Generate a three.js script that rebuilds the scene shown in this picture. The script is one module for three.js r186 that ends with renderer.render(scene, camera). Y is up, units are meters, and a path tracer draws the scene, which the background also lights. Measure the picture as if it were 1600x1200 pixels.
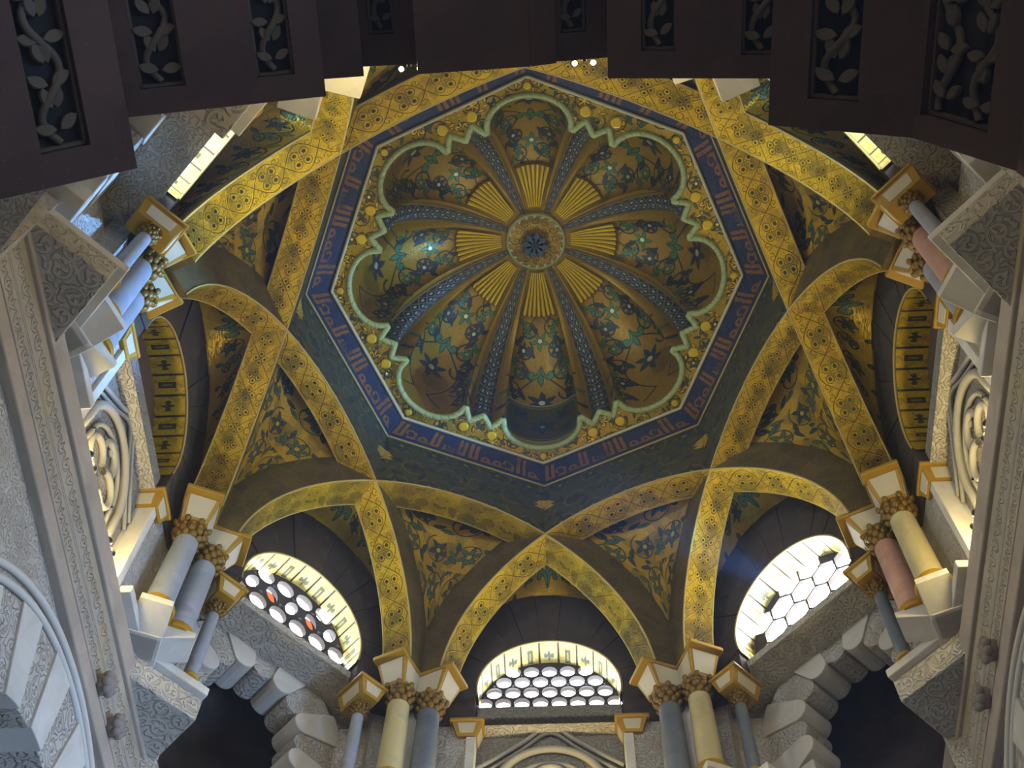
import * as THREE from 'three';
import { mergeGeometries } from 'three/addons/utils/BufferGeometryUtils.js';
import { RoundedBoxGeometry } from 'three/addons/geometries/RoundedBoxGeometry.js';
import { RectAreaLightUniformsLib } from 'three/addons/lights/RectAreaLightUniformsLib.js';

// ───────────── camera, sky, lights, exposure ─────────────
const scene = new THREE.Scene();
const camera = new THREE.PerspectiveCamera(33.7807, 4 / 3, 0.05, 100);
camera.position.set(0.1926, 1.6, 4.3129);
camera.rotation.set(1.12665758, 0.08749698, 0.04298132, 'YXZ');
scene.background = new THREE.Color(0.02, 0.02, 0.025);
const renderer = new THREE.WebGLRenderer();
renderer.toneMapping = THREE.LinearToneMapping;
renderer.toneMappingExposure = 0.94;
renderer.shadowMap.enabled = true;
RectAreaLightUniformsLib.init();
const LIGHT = {
  flood: { color: new THREE.Color(1.0, 0.83, 0.40), power: 2.8 },         // the gallery floodlights on the ledges
  day: { color: new THREE.Color(0.62, 0.78, 1.0), glare: new THREE.Color(0.13, 0.40, 1.0) },                     // daylight through the pierced windows
  dayPower: { 0: 14, 1: 7, 7: 14, 5: 30, 3: 14, 4: 3 },
  hall: { power: 6.5 },         // unseen hall windows, out of view, placed to light the bay walls
};
const UNSEEN_HALL_WINDOWS = [ // x, y, z, width, height, turn about y, strength, colour
  [-3.2, 4.2, 13.6, 2.6, 5.2, Math.PI, 0.6, [1.0, 0.93, 0.82]], [3.2, 4.2, 13.6, 2.6, 5.2, Math.PI, 0.6, [1.0, 0.93, 0.82]],
  [8.0, 4.0, 6.5, 3.0, 5.4, -Math.PI / 2, 2.3, [0.32, 0.54, 1.0]], [8.0, 3.6, 0.2, 2.6, 4.6, -Math.PI / 2, 7, [0.32, 0.54, 1.0]],
];

// ───────────── helpers ─────────────
const D = Math.PI / 180, V3 = (x, y, z) => new THREE.Vector3(x, y, z);
let seed = 7;
const rnd = () => { seed = (seed * 1664525 + 1013904223) >>> 0; return seed / 4294967296; };
const rr = (a, b) => a + (b - a) * rnd();
const used = {};
function numbered(n) { const k = used[n] = (used[n] ?? -1) + 1; return k ? n + '_' + String(k).padStart(3, '0') : n; }
function shade(m) { m.castShadow = true; m.receiveShadow = true; return m; }
function tag(o, label, category, group) { o.userData = { ...o.userData, label, category }; if (group) o.userData.group = group; return o; }
function part(name, geo, mat, parent, label) { const m = shade(new THREE.Mesh(geo, mat)); m.name = name; parent.add(m); if (label) m.userData.label = label; return m; }
function thing(name, label, category, group, pos = [0, 0, 0], turn = 0) {
  const g = new THREE.Group(); g.name = numbered(name); g.position.set(...pos); g.rotation.y = turn; scene.add(g); return tag(g, label, category, group);
}
function struct(name, geo, mat, label) {
  const m = geo ? shade(new THREE.Mesh(geo, mat)) : new THREE.Group(); m.name = name; m.userData.kind = 'structure'; if (label) m.userData.label = label; scene.add(m); return m;
}
function copyOf(o, label, pos, turn, group) {
  const c = o.clone(); c.name = numbered(o.name.replace(/_\d{3}$/, '')); c.userData = { ...o.userData, label }; if (group) c.userData.group = group;
  if (pos) c.position.set(...pos); if (turn !== undefined) c.rotation.y = turn; scene.add(c); return c;
}
// uv in metres, projected on the dominant axis of each face
function boxUV(g0, s = 1) {
  const g = g0.index ? g0.toNonIndexed() : g0, p = g.attributes.position, uv = new Float32Array(p.count * 2), a = V3(), b = V3(), c = V3(), n = V3();
  for (let i = 0; i < p.count; i += 3) {
    a.fromBufferAttribute(p, i); b.fromBufferAttribute(p, i + 1); c.fromBufferAttribute(p, i + 2);
    n.copy(b).sub(a).cross(c.clone().sub(a)); const x = Math.abs(n.x), y = Math.abs(n.y), z = Math.abs(n.z);
    [a, b, c].forEach((q, j) => { const [u, v] = y >= x && y >= z ? [q.x, q.z] : x >= z ? [q.z, q.y] : [q.x, q.y]; uv[(i + j) * 2] = u * s; uv[(i + j) * 2 + 1] = v * s; });
  }
  g.setAttribute('uv', new THREE.BufferAttribute(uv, 2)); return g;
}
const clean = (g) => { const h = g.index ? g.toNonIndexed() : g; for (const k of Object.keys(h.attributes)) if (!['position', 'normal', 'uv'].includes(k)) h.deleteAttribute(k); if (!h.attributes.uv) h.setAttribute('uv', new THREE.BufferAttribute(new Float32Array(h.attributes.position.count * 2), 2)); return h; };
const merge = (a) => mergeGeometries(a.map(clean));
const box = (x0, x1, y0, y1, z0, z1) => boxUV(new THREE.BoxGeometry(x1 - x0, y1 - y0, z1 - z0).translate((x0 + x1) / 2, (y0 + y1) / 2, (z0 + z1) / 2));
const rbox = (x0, x1, y0, y1, z0, z1, r = 0.012) => boxUV(new RoundedBoxGeometry(x1 - x0, y1 - y0, z1 - z0, 2, r).translate((x0 + x1) / 2, (y0 + y1) / 2, (z0 + z1) / 2));
function extrude(shape, depth, bevel = 0, seg = 12) { return boxUV(new THREE.ExtrudeGeometry(shape, { depth, bevelEnabled: bevel > 0, bevelSize: bevel, bevelThickness: bevel, bevelSegments: 2, curveSegments: seg })); }
const poly = (pts) => new THREE.Shape(pts.map((p) => new THREE.Vector2(p[0], p[1])));
function tube(pts, r, seg = 48, closed = false, rad = 8) { return new THREE.TubeGeometry(new THREE.CatmullRomCurve3(pts, closed, 'catmullrom', 0.5), seg, r, rad, closed); }
// surface from a grid of points f(i / nu, j / nv), uv = grid parameters scaled
function grid(nu, nv, f, su = 1, sv = 1, flip = false) {
  const p = [], uv = [], idx = [];
  for (let j = 0; j <= nv; j++) for (let i = 0; i <= nu; i++) { const q = f(i / nu, j / nv); p.push(q.x, q.y, q.z); uv.push(i / nu * su, j / nv * sv); }
  for (let j = 0; j < nv; j++) for (let i = 0; i < nu; i++) { const a = j * (nu + 1) + i, b = a + 1, c = a + nu + 1, d = c + 1; flip ? idx.push(a, c, b, b, c, d) : idx.push(a, b, c, b, d, c); }
  const g = new THREE.BufferGeometry(); g.setAttribute('position', new THREE.Float32BufferAttribute(p, 3)); g.setAttribute('uv', new THREE.Float32BufferAttribute(uv, 2)); g.setIndex(idx); g.computeVertexNormals(); return g;
}
// the same surface with a back face `t` above it, so that it has thickness
function shell(nu, nv, f, t, su, sv, flip) { return merge([grid(nu, nv, f, su, sv, flip), grid(nu, nv, (u, v) => f(u, v).add(V3(0, t, 0)), su, sv, !flip)]); }

// ───────────── textures ─────────────
function canvas(w, h, draw) { const c = document.createElement('canvas'); c.width = w; c.height = h; const x = c.getContext('2d'); draw(x, w, h); return c; }
function tex(c, srgb = true, rx = 1, ry = 1) { const t = new THREE.CanvasTexture(c); t.wrapS = t.wrapT = THREE.RepeatWrapping; t.magFilter = THREE.LinearFilter; if (srgb) t.colorSpace = THREE.SRGBColorSpace; t.repeat.set(rx, ry); return t; }
function speckle(x, w, h, n, cols, smin, smax, a = 0.35) { for (let i = 0; i < n; i++) { x.globalAlpha = a * rnd(); x.fillStyle = cols[Math.floor(rnd() * cols.length)]; const s = rr(smin, smax); x.fillRect(rnd() * w, rnd() * h, s, s); } x.globalAlpha = 1; }
function blotch(x, w, h, n, cols, smin, smax, a = 0.2) { for (let i = 0; i < n; i++) { x.globalAlpha = a * rnd(); x.fillStyle = cols[Math.floor(rnd() * cols.length)]; x.beginPath(); x.ellipse(rnd() * w, rnd() * h, rr(smin, smax), rr(smin, smax), rnd() * 3, 0, 7); x.fill(); } x.globalAlpha = 1; }
function spiral(x, cx, cy, r, a0, turns, dir, lw, col) { x.strokeStyle = col; x.lineWidth = lw; x.lineCap = 'round'; x.beginPath(); const n = 40; for (let i = 0; i <= n; i++) { const t = i / n, a = a0 + dir * t * turns * 2 * Math.PI, q = r * (1 - 0.78 * t); i ? x.lineTo(cx + q * Math.cos(a), cy + q * Math.sin(a)) : x.moveTo(cx + q * Math.cos(a), cy + q * Math.sin(a)); } x.stroke(); }
function leaf(x, cx, cy, len, wid, ang, fill, line, lw = 2) { x.save(); x.translate(cx, cy); x.rotate(ang); x.beginPath(); x.moveTo(0, 0); x.bezierCurveTo(len * 0.25, -wid, len * 0.7, -wid * 0.9, len, 0); x.bezierCurveTo(len * 0.7, wid * 0.5, len * 0.3, wid * 0.7, 0, 0); if (fill) { x.fillStyle = fill; x.fill(); } if (line) { x.strokeStyle = line; x.lineWidth = lw; x.stroke(); } x.restore(); }
function flower(x, cx, cy, r, n, fill, line, mid, lw = 2) { for (let i = 0; i < n; i++) leaf(x, cx, cy, r, r * 0.32, i * 2 * Math.PI / n - Math.PI / 2, fill, line, lw); if (mid) { x.fillStyle = mid; x.beginPath(); x.arc(cx, cy, r * 0.2, 0, 7); x.fill(); } }
function lily(x, cx, cy, s, ang, fill, line, lw = 3) { // a three-lobed heart-leaf
  x.save(); x.translate(cx, cy); x.rotate(ang); leaf(x, 0, 0, s * 1.1, s * 0.3, -Math.PI / 2, fill, line, lw);
  for (const k of [-1, 1]) { x.beginPath(); x.moveTo(0, 0); x.bezierCurveTo(k * s * 0.2, -s * 0.7, k * s * 1.0, -s * 0.8, k * s * 0.85, -s * 0.1); x.bezierCurveTo(k * s * 0.7, s * 0.25, k * s * 0.3, s * 0.05, k * s * 0.5, -s * 0.22); x.bezierCurveTo(k * s * 0.1, -s * 0.1, k * s * 0.2, s * 0.3, 0, s * 0.5); x.closePath(); x.fillStyle = fill; x.fill(); if (line) { x.strokeStyle = line; x.lineWidth = lw; x.stroke(); } }
  x.restore();
}
const GOLD = '#c6a20c', GOLDS = ['#e2c41e', '#a17e06', '#d4b010', '#826806', '#ecd23a'];
function goldBase(x, w, h, base = GOLD, worn = 0.35) { x.fillStyle = base; x.fillRect(0, 0, w, h); speckle(x, w, h, 5200, GOLDS, 2, 6, 0.5); blotch(x, w, h, 40, ['#6b5410', '#8a7a30', '#5a4a18'], w * 0.03, w * 0.16, worn); }
// relief / mosaic height: small tesserae plus the pattern's grooves
function tesserae(w, h, extra) { return canvas(w, h, (x) => { x.fillStyle = '#808080'; x.fillRect(0, 0, w, h); speckle(x, w, h, 9000, ['#fff', '#000', '#c0c0c0', '#404040'], 2, 5, 0.5); extra?.(x); }); }
// rib soffit: vine of rosettes (u across is the canvas height, along is the width)
function vinePattern(x, w, h, line, fillDark, lw = 4) {
  x.strokeStyle = line; x.lineWidth = lw; const n = 2;
  for (const s of [1, -1]) { x.beginPath(); for (let i = 0; i <= 80; i++) { const t = i / 80; x.lineTo(t * w, h / 2 + s * h * 0.42 * Math.sin(t * n * Math.PI)); } x.stroke(); }
  for (let k = 0; k < n; k++) { const cx = (k + 0.5) * w / n, cy = h / 2, r = h * 0.15; for (const [a, b] of [[-1, -1], [1, -1], [-1, 1], [1, 1]]) { x.beginPath(); x.arc(cx + a * r * 0.95, cy + b * r * 0.95, r * 0.8, 0, 7); x.strokeStyle = line; x.stroke(); x.fillStyle = fillDark; x.beginPath(); x.arc(cx + a * r * 0.95, cy + b * r * 0.95, r * 0.36, 0, 7); x.fill(); } x.beginPath(); x.arc(cx, cy, r * 0.3, 0, 7); x.stroke();
    for (const s of [-1, 1]) for (const q of [-1, 1]) { spiral(x, k * w / n + q * h * 0.16, cy + s * h * 0.33, h * 0.12, q > 0 ? Math.PI : 0, 1.1, s * q, lw * 0.8, line); } }
}
function latticePattern(x, w, h, line, fillDark, lw = 4) {
  x.strokeStyle = line; x.lineWidth = lw; const n = 2, c = w / n;
  for (let k = -1; k <= n; k++) { const cx = (k + 0.5) * c; x.beginPath(); x.moveTo(cx - c / 2, 0); x.lineTo(cx + c / 2, h); x.moveTo(cx + c / 2, 0); x.lineTo(cx - c / 2, h); x.stroke();
    for (const [ox, oy] of [[0, 0], [c / 2, 0]]) { for (const [a, b] of [[-1, 0], [1, 0], [0, -1], [0, 1]]) { x.beginPath(); x.arc(cx + ox + a * h * 0.12, h / 2 + b * h * 0.14, h * 0.09, 0, 7); x.stroke(); x.fillStyle = fillDark; x.beginPath(); x.arc(cx + ox + a * h * 0.12, h / 2 + b * h * 0.14, h * 0.035, 0, 7); x.fill(); } }
    for (const s of [0.12, 0.88]) { x.beginPath(); x.arc(cx, h * s, h * 0.1, 0, 7); x.stroke(); spiral(x, cx - c * 0.2, h * s, h * 0.08, 0, 1, 1, lw * 0.7, line); spiral(x, cx + c * 0.2, h * s, h * 0.08, 3, 1, -1, lw * 0.7, line); } }
}
function foliage(x, w, h, c, n = 5) { // scrolling stems with leaves, flowers and lilies
  const m = w / n;
  for (let j = 0; j <= Math.round(h / m); j++) for (let i = 0; i < n; i++) {
    const cx = (i + 0.5 + (j % 2 ? 0.5 : 0)) * m % w, cy = (j + 0.5) * m, d = (i + j) % 2 ? 1 : -1;
    spiral(x, cx, cy, m * 0.45, rnd() * 6, 1.25, d, c.lw, c.stem);
    const a = rnd() * 6; const kind = (i * 2 + j) % 4;
    if (kind === 0) flower(x, cx, cy, m * 0.36, 6, c.leaf, c.line, c.dot, c.lw * 0.5);
    else if (kind === 1) lily(x, cx, cy, m * 0.33, a, c.leaf2, c.line, c.lw * 0.5);
    else if (kind === 2) flower(x, cx, cy, m * 0.34, 5, c.leaf2, c.line, c.dot, c.lw * 0.5);
    else lily(x, cx, cy, m * 0.36, a + 2, c.leaf, c.line, c.lw * 0.5);
    for (let q = 0; q < 4; q++) { const b = rnd() * 6.28; leaf(x, cx + m * 0.4 * Math.cos(b), cy + m * 0.4 * Math.sin(b), m * 0.36, m * 0.11, b + d * 1.2, q % 2 ? c.leaf : c.leaf2, c.line, c.lw * 0.4); }
  }
}
const ribA = canvas(512, 256, (x, w, h) => { goldBase(x, w, h, '#cfa10a', 0.3); vinePattern(x, w, h, '#5f4a0c', '#3a3a1c', 5); });
const ribAh = tesserae(512, 256, (x) => { x.globalAlpha = 0.9; vinePattern(x, 512, 256, '#000', '#000', 6); });
const ribB = canvas(512, 256, (x, w, h) => { goldBase(x, w, h, '#cfa10a', 0.3); latticePattern(x, w, h, '#5f4a0c', '#3a3a1c', 5); });
const ribBh = tesserae(512, 256, (x) => { x.globalAlpha = 0.9; latticePattern(x, 512, 256, '#000', '#000', 6); });
const ribC = canvas(512, 256, (x, w, h) => { goldBase(x, w, h, '#b2920c', 0.6); x.globalAlpha = 0.35; vinePattern(x, w, h, '#4d400f', '#3a3a1c', 4); });
const tessH = tesserae(512, 512);
const DARKF = { stem: '#33331c', line: '#1f2013', leaf: '#46583c', leaf2: '#2c3a3a', dot: '#b58d20', lw: 9 };
const webKite = canvas(768, 768, (x, w, h) => { goldBase(x, w, h, '#b2870e', 0.5); foliage(x, w, h, DARKF, 3); blotch(x, w, h, 30, ['#4a3a10', '#6b5c1c'], 30, 120, 0.3); });
const webLunette = canvas(2048, 288, (x, w, h) => { // v = 0 (canvas bottom) at the pointed arch, where the lily's tip points
  goldBase(x, w, h, '#c4a00a', 0.2); const g = '#4f6a4a', l = '#2b2d16';
  lily(x, w / 2, h * 0.42, 120, Math.PI, g, l, 6);
  for (const s of [-1, 1]) for (let k = 0; k < 6; k++) { const cx = w / 2 + s * (190 + 150 * k), cy = h * 0.5; spiral(x, cx, cy, 92, s > 0 ? 0 : 3.1, 1.0, s, 8, l); if (k % 2 === 0) flower(x, cx, cy, 62, 6, '#3c4630', l, null, 4); else lily(x, cx, cy, 62, s * 1.4 + 3.1, g, l, 5); leaf(x, cx + s * 60, h * 0.85, 70, 20, -0.9 * s, g, l, 3); leaf(x, cx + s * 66, h * 0.2, 60, 18, 0.9 * s, '#3c4630', l, 3); }
});
function lobeArt(extra, dark) {
  return canvas(512, 1024, (x, w, h) => { // u = width across the gore, v = 0 (canvas bottom) at the medallion
    x.fillStyle = dark; x.fillRect(0, 0, w, h); speckle(x, w, h, 6000, ['#b88a10', '#6b5410', '#8d6c12', '#a47a12', '#4a3f14'], 2, 6, 0.5);
    const g = '#3f6b42', b = '#22323f', l = '#1d1d10';
    const st = (s) => { x.strokeStyle = '#2c2f1a'; x.lineWidth = 7; x.beginPath(); for (let i = 0; i <= 60; i++) { const t = i / 60; x.lineTo(w / 2 + s * w * (0.05 + 0.17 * Math.abs(Math.sin(t * 7))), h * (0.72 - 0.68 * t)); } x.stroke(); };
    st(1); st(-1);
    for (const s of [-1, 1]) for (let k = 0; k < 6; k++) { const cy = h * (0.66 - 0.115 * k), cx = w / 2 + s * w * (0.14 + 0.035 * k); spiral(x, cx, cy, 58, k, 1.2, s, 9, '#2c2f1a'); if (k % 3 === 0) lily(x, cx, cy, 52, s * 1.0, k < 3 ? g : b, l, 3); else if (k % 3 === 1) flower(x, cx, cy, 50, 6, b, l, '#b9b48a', 2); else flower(x, cx, cy, 46, 5, k < 3 ? g : b, l, '#9a8a40', 2); leaf(x, cx + s * 20, cy - 40, 92, 26, -1.6 + s * 0.8, k % 2 ? g : b, l, 2); leaf(x, cx - s * 24, cy + 30, 74, 20, 1 * s, b, l, 2); leaf(x, cx + s * 40, cy + 20, 70, 22, s > 0 ? 0.3 : 2.8, k % 2 ? b : g, l, 2); }
    flower(x, w / 2, h * 0.6, 54, 5, g, l, '#c9c29a', 2); flower(x, w / 2, h * 0.28, 62, 6, b, l, '#c9c29a', 2); lily(x, w / 2, h * 0.44, 64, 0, g, l, 3);
    x.strokeStyle = '#7a5c10'; x.lineWidth = 10; for (const u of [0.1, 0.9]) { x.beginPath(); x.moveTo(w * u, 0); x.lineTo(w * u, h); x.stroke(); }
    extra?.(x, w, h);
    blotch(x, w, h, 26, ['#3c3212', '#5f4a14'], 20, 90, 0.3);
  });
}
const lobeTex = lobeArt(null, '#93700e');
const lobeTexB = lobeArt((x, w, h) => { x.fillStyle = '#4a4426'; x.strokeStyle = '#8f9150'; x.lineWidth = 9; x.beginPath(); x.roundRect(w * 0.14, h * 0.02, w * 0.72, h * 0.24, 70); x.fill(); x.stroke(); x.lineWidth = 3; x.beginPath(); x.roundRect(w * 0.19, h * 0.035, w * 0.62, h * 0.21, 55); x.stroke(); for (const s of [-1, 1]) { lily(x, w / 2 + s * 70, h * 0.2, 40, s * 0.9, '#24405e', '#15181a', 3); leaf(x, w / 2 + s * 60, h * 0.1, 60, 18, s > 0 ? 0 : 3.1, '#24405e', '#15181a', 2); } flower(x, w / 2, h * 0.13, 46, 6, '#24405e', '#15181a', '#8a8a50', 3); }, '#93700e');
const checker = canvas(256, 1024, (x, w, h) => { x.fillStyle = '#131a26'; x.fillRect(0, 0, w, h); x.fillStyle = '#6b5a1c'; x.fillRect(0, 0, 18, h); x.fillRect(w - 18, 0, 18, h); x.strokeStyle = '#66674c'; x.lineWidth = 8; const n = 14, c = h / n; for (let k = -1; k < n; k++) { x.beginPath(); x.moveTo(20, k * c); x.lineTo(w - 20, (k + 2) * c); x.moveTo(w - 20, k * c); x.lineTo(20, (k + 2) * c); x.stroke(); } x.fillStyle = '#a3a180'; for (let k = 0; k < n; k++) for (const u of [0.28, 0.5, 0.72]) { x.beginPath(); x.arc(w * u, (k + (u === 0.5 ? 0.5 : 1)) * c, 12, 0, 7); x.fill(); } });
const spandrelTex = canvas(1024, 1024, (x, w, h) => { goldBase(x, w, h, '#a88610', 0.4); foliage(x, w, h, { stem: '#3b3d22', line: '#23240f', leaf: '#c99f22', leaf2: '#4b5340', dot: '#e0c050', lw: 7 }, 9); });
const kufic = canvas(1024, 256, (x, w, h) => { // angular script, ochre on blue: tall shafts, low bowls, foot line
  x.fillStyle = '#0f1a38'; x.fillRect(0, 0, w, h); speckle(x, w, h, 3000, ['#1d3564', '#0c152c', '#222c48'], 2, 5, 0.5); x.fillStyle = '#8a5a1a';
  let px = 10; x.fillStyle = '#7d4d10'; const base = h * 0.8;
  while (px < w - 60) { const k = Math.floor(rnd() * 6), t = rr(20, 26);
    if (k < 2) { x.fillRect(px, h * 0.16, t, base - h * 0.16); x.beginPath(); x.moveTo(px - 6, h * 0.16); x.lineTo(px + t + 8, h * 0.1); x.lineTo(px + t, h * 0.24); x.fill(); px += t + rr(12, 22); }
    else if (k === 2) { x.fillRect(px, h * 0.16, t, base - h * 0.16); x.fillRect(px + t + 14, h * 0.2, t, base - h * 0.2); x.fillRect(px, base - 22, t * 2 + 14, 22); px += t * 2 + 34; }
    else if (k === 3) { x.beginPath(); x.arc(px + 30, base - 32, 32, 0, 7); x.fill(); x.save(); x.fillStyle = '#0f1a38'; x.beginPath(); x.arc(px + 30, base - 34, 12, 0, 7); x.fill(); x.restore(); x.fillRect(px, base - 20, 78, 20); px += 82; }
    else if (k === 4) { x.fillRect(px, base - 22, 90, 22); for (let q = 0; q < 3; q++) x.fillRect(px + 6 + q * 30, base - 62 + q * 6, 16, 50); px += 98; }
    else { x.fillRect(px, base - 24, 60, 24); x.fillRect(px + 40, base - 80, 20, 80); x.beginPath(); x.arc(px + 16, base - 64, 24, 2, 6); x.lineWidth = 16; x.strokeStyle = '#7d4d10'; x.stroke(); px += 76; }
  }
  x.fillStyle = '#5a4420'; x.fillRect(0, h - 14, w, 14); x.fillRect(0, 0, w, 8); blotch(x, w, h, 24, ['#16233f', '#4a3216'], 20, 60, 0.35);
});
const foliageBand = canvas(1024, 512, (x, w, h) => { x.fillStyle = '#3f3a1c'; x.fillRect(0, 0, w, h); speckle(x, w, h, 5000, ['#57501f', '#25240f', '#34402c', '#6b5a1a'], 2, 6, 0.6); foliage(x, w, h, { stem: '#6b5a22', line: '#18180c', leaf: '#2c3626', leaf2: '#23261f', dot: '#7a6a26', lw: 7 }, 5); });
const revealArt = (kind, ground = '#bda878') => canvas(192, 256, (x, w, h) => { goldBase(x, w, h, ground, 0.3); x.strokeStyle = '#6b5a34'; x.lineWidth = 6; x.strokeRect(3, 3, w - 6, h - 6); if (kind) { x.fillStyle = '#4a4420'; x.fillRect(w * 0.36, h * 0.26, w * 0.28, h * 0.48); x.strokeStyle = '#2d2a12'; x.lineWidth = 5; x.strokeRect(w * 0.36, h * 0.26, w * 0.28, h * 0.48); x.fillStyle = '#8a7a3a'; x.fillRect(w * 0.46, h * 0.36, w * 0.08, h * 0.28); } else { lily(x, w / 2, h * 0.56, h * 0.23, 0, '#4d4f2a', '#2d2a12', 5); } });
const revealDay0 = revealArt(0), revealDay1 = revealArt(1), reveal2 = revealArt(0, '#c8a010'), reveal3 = revealArt(1, '#c8a010');  // pale grounds carry the daylight tint, gold grounds the warm lamp light
const medallionTex = canvas(512, 512, (x, w, h) => { goldBase(x, w, h, '#8f6c16', 0.4); for (let i = 0; i < 12; i++) { const a = i * Math.PI / 6; spiral(x, w / 2 + 165 * Math.cos(a), h / 2 + 165 * Math.sin(a), 38, a, 1.2, i % 2 ? 1 : -1, 7, '#4a3a10'); spiral(x, w / 2 + 95 * Math.cos(a + 0.2), h / 2 + 95 * Math.sin(a + 0.2), 24, a, 1.1, i % 2 ? -1 : 1, 6, '#4a3a10'); } });
// carved plaster: a tileable height map
function carve(size, n, lw, s) {
  seed = s; return canvas(size, size, (x, w, h) => {
    x.fillStyle = '#2a2a2a'; x.fillRect(0, 0, w, h); const m = w / n;
    const motifs = []; for (let j = 0; j < n; j++) for (let i = 0; i < n; i++) motifs.push([(i + 0.5 + (j % 2) * 0.5) * m + rr(-0.08, 0.08) * m, (j + 0.5) * m, (i + j) % 2 ? 1 : -1, rnd() * 6, Math.floor(rnd() * 3), [rnd() * 6, rnd() * 6, rnd() * 6, rnd() * 6]]);
    for (const pass of [0, 1]) for (const [cx, cy, d, a, k, ls] of motifs) for (const ox of [-w, 0, w]) for (const oy of [-h, 0, h]) {
      const X = cx + ox, Y = cy + oy; if (X < -m || X > w + m || Y < -m || Y > h + m) continue;
      const col = pass ? '#f0f0f0' : '#858585', g = pass ? 0 : lw * 0.6, l = pass ? lw : lw * 1.9;
      spiral(x, X, Y, m * 0.5, a, 1.2, d, l, col); leaf(x, X, Y, m * 0.4 + g, m * 0.16 + g, a, col, null); leaf(x, X, Y, m * 0.36 + g, m * 0.14 + g, a + 2.3, col, null); leaf(x, X, Y, m * 0.36 + g, m * 0.14 + g, a + 4.2, col, null);
      for (const b of ls) { leaf(x, X + m * 0.48 * Math.cos(b), Y + m * 0.48 * Math.sin(b), m * 0.34 + g, m * 0.13 + g, b + d * 1.3, col, null); leaf(x, X + m * 0.55 * Math.cos(b + 0.7), Y + m * 0.55 * Math.sin(b + 0.7), m * 0.26 + g, m * 0.1 + g, b - d * 0.9, col, null); }
    }
  });
}
const carveFine = carve(1024, 9, 13, 11), carveBold = carve(512, 4, 15, 23);
const plasterTex = canvas(512, 512, (x, w, h) => { x.fillStyle = '#b3aa9a'; x.fillRect(0, 0, w, h); blotch(x, w, h, 90, ['#c6beae', '#9d9384', '#a79a86', '#bcb6aa'], 12, 80, 0.35); speckle(x, w, h, 3000, ['#d0c8b8', '#8f8576'], 1, 4, 0.25); });
const smoothTex = canvas(512, 512, (x, w, h) => { x.fillStyle = '#c2bbad'; x.fillRect(0, 0, w, h); blotch(x, w, h, 90, ['#d2ccbe', '#aba293', '#b7a996', '#c9c4ba'], 12, 90, 0.35); });
const friezeH = canvas(1024, 256, (x, w, h) => { x.fillStyle = '#303030'; x.fillRect(0, 0, w, h); const n = 16, c = w / n; for (let k = 0; k < n; k++) { for (const [cy, r] of [[h * 0.3, 0.42], [h * 0.72, 0.42]]) { spiral(x, (k + 0.5) * c, cy, c * r, k, 1.0, k % 2 ? 1 : -1, 12, '#ccc'); for (const q of [-0.6, 0, 0.6]) leaf(x, (k + 0.5) * c, cy + c * 0.35, c * 0.85, c * 0.17, -1.57 + q, '#fff', null); } for (let q = 0; q < 2; q++) { x.fillStyle = '#fff'; x.beginPath(); x.moveTo((k + q * 0.5) * c, h); x.lineTo((k + q * 0.5 + 0.25) * c, h * 0.9); x.lineTo((k + q * 0.5 + 0.5) * c, h); x.fill(); } } x.fillStyle = '#eee'; x.fillRect(0, h * 0.49, w, 12); x.fillRect(0, 0, w, 8); });
const woodTex = canvas(512, 512, (x, w, h) => { x.fillStyle = '#4d3524'; x.fillRect(0, 0, w, h); for (let i = 0; i < 260; i++) { x.globalAlpha = 0.25 * rnd(); x.strokeStyle = rnd() > 0.5 ? '#6b4b33' : '#33231a'; x.lineWidth = rr(1, 5); const y = rnd() * h; x.beginPath(); x.moveTo(0, y); x.bezierCurveTo(w * 0.3, y + rr(-10, 10), w * 0.6, y + rr(-10, 10), w, y); x.stroke(); } x.globalAlpha = 1; });
const marble = (base, cols) => canvas(256, 512, (x, w, h) => { x.fillStyle = base; x.fillRect(0, 0, w, h); blotch(x, w, h, 40, cols, 10, 70, 0.35); x.lineWidth = 2; for (let i = 0; i < 22; i++) { x.globalAlpha = 0.3 * rnd(); x.strokeStyle = cols[i % cols.length]; x.beginPath(); let px = rnd() * w, py = rnd() * h; x.moveTo(px, py); for (let q = 0; q < 6; q++) { px += rr(-40, 40); py += rr(-10, 60); x.lineTo(px, py); } x.stroke(); } x.globalAlpha = 1; });

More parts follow.
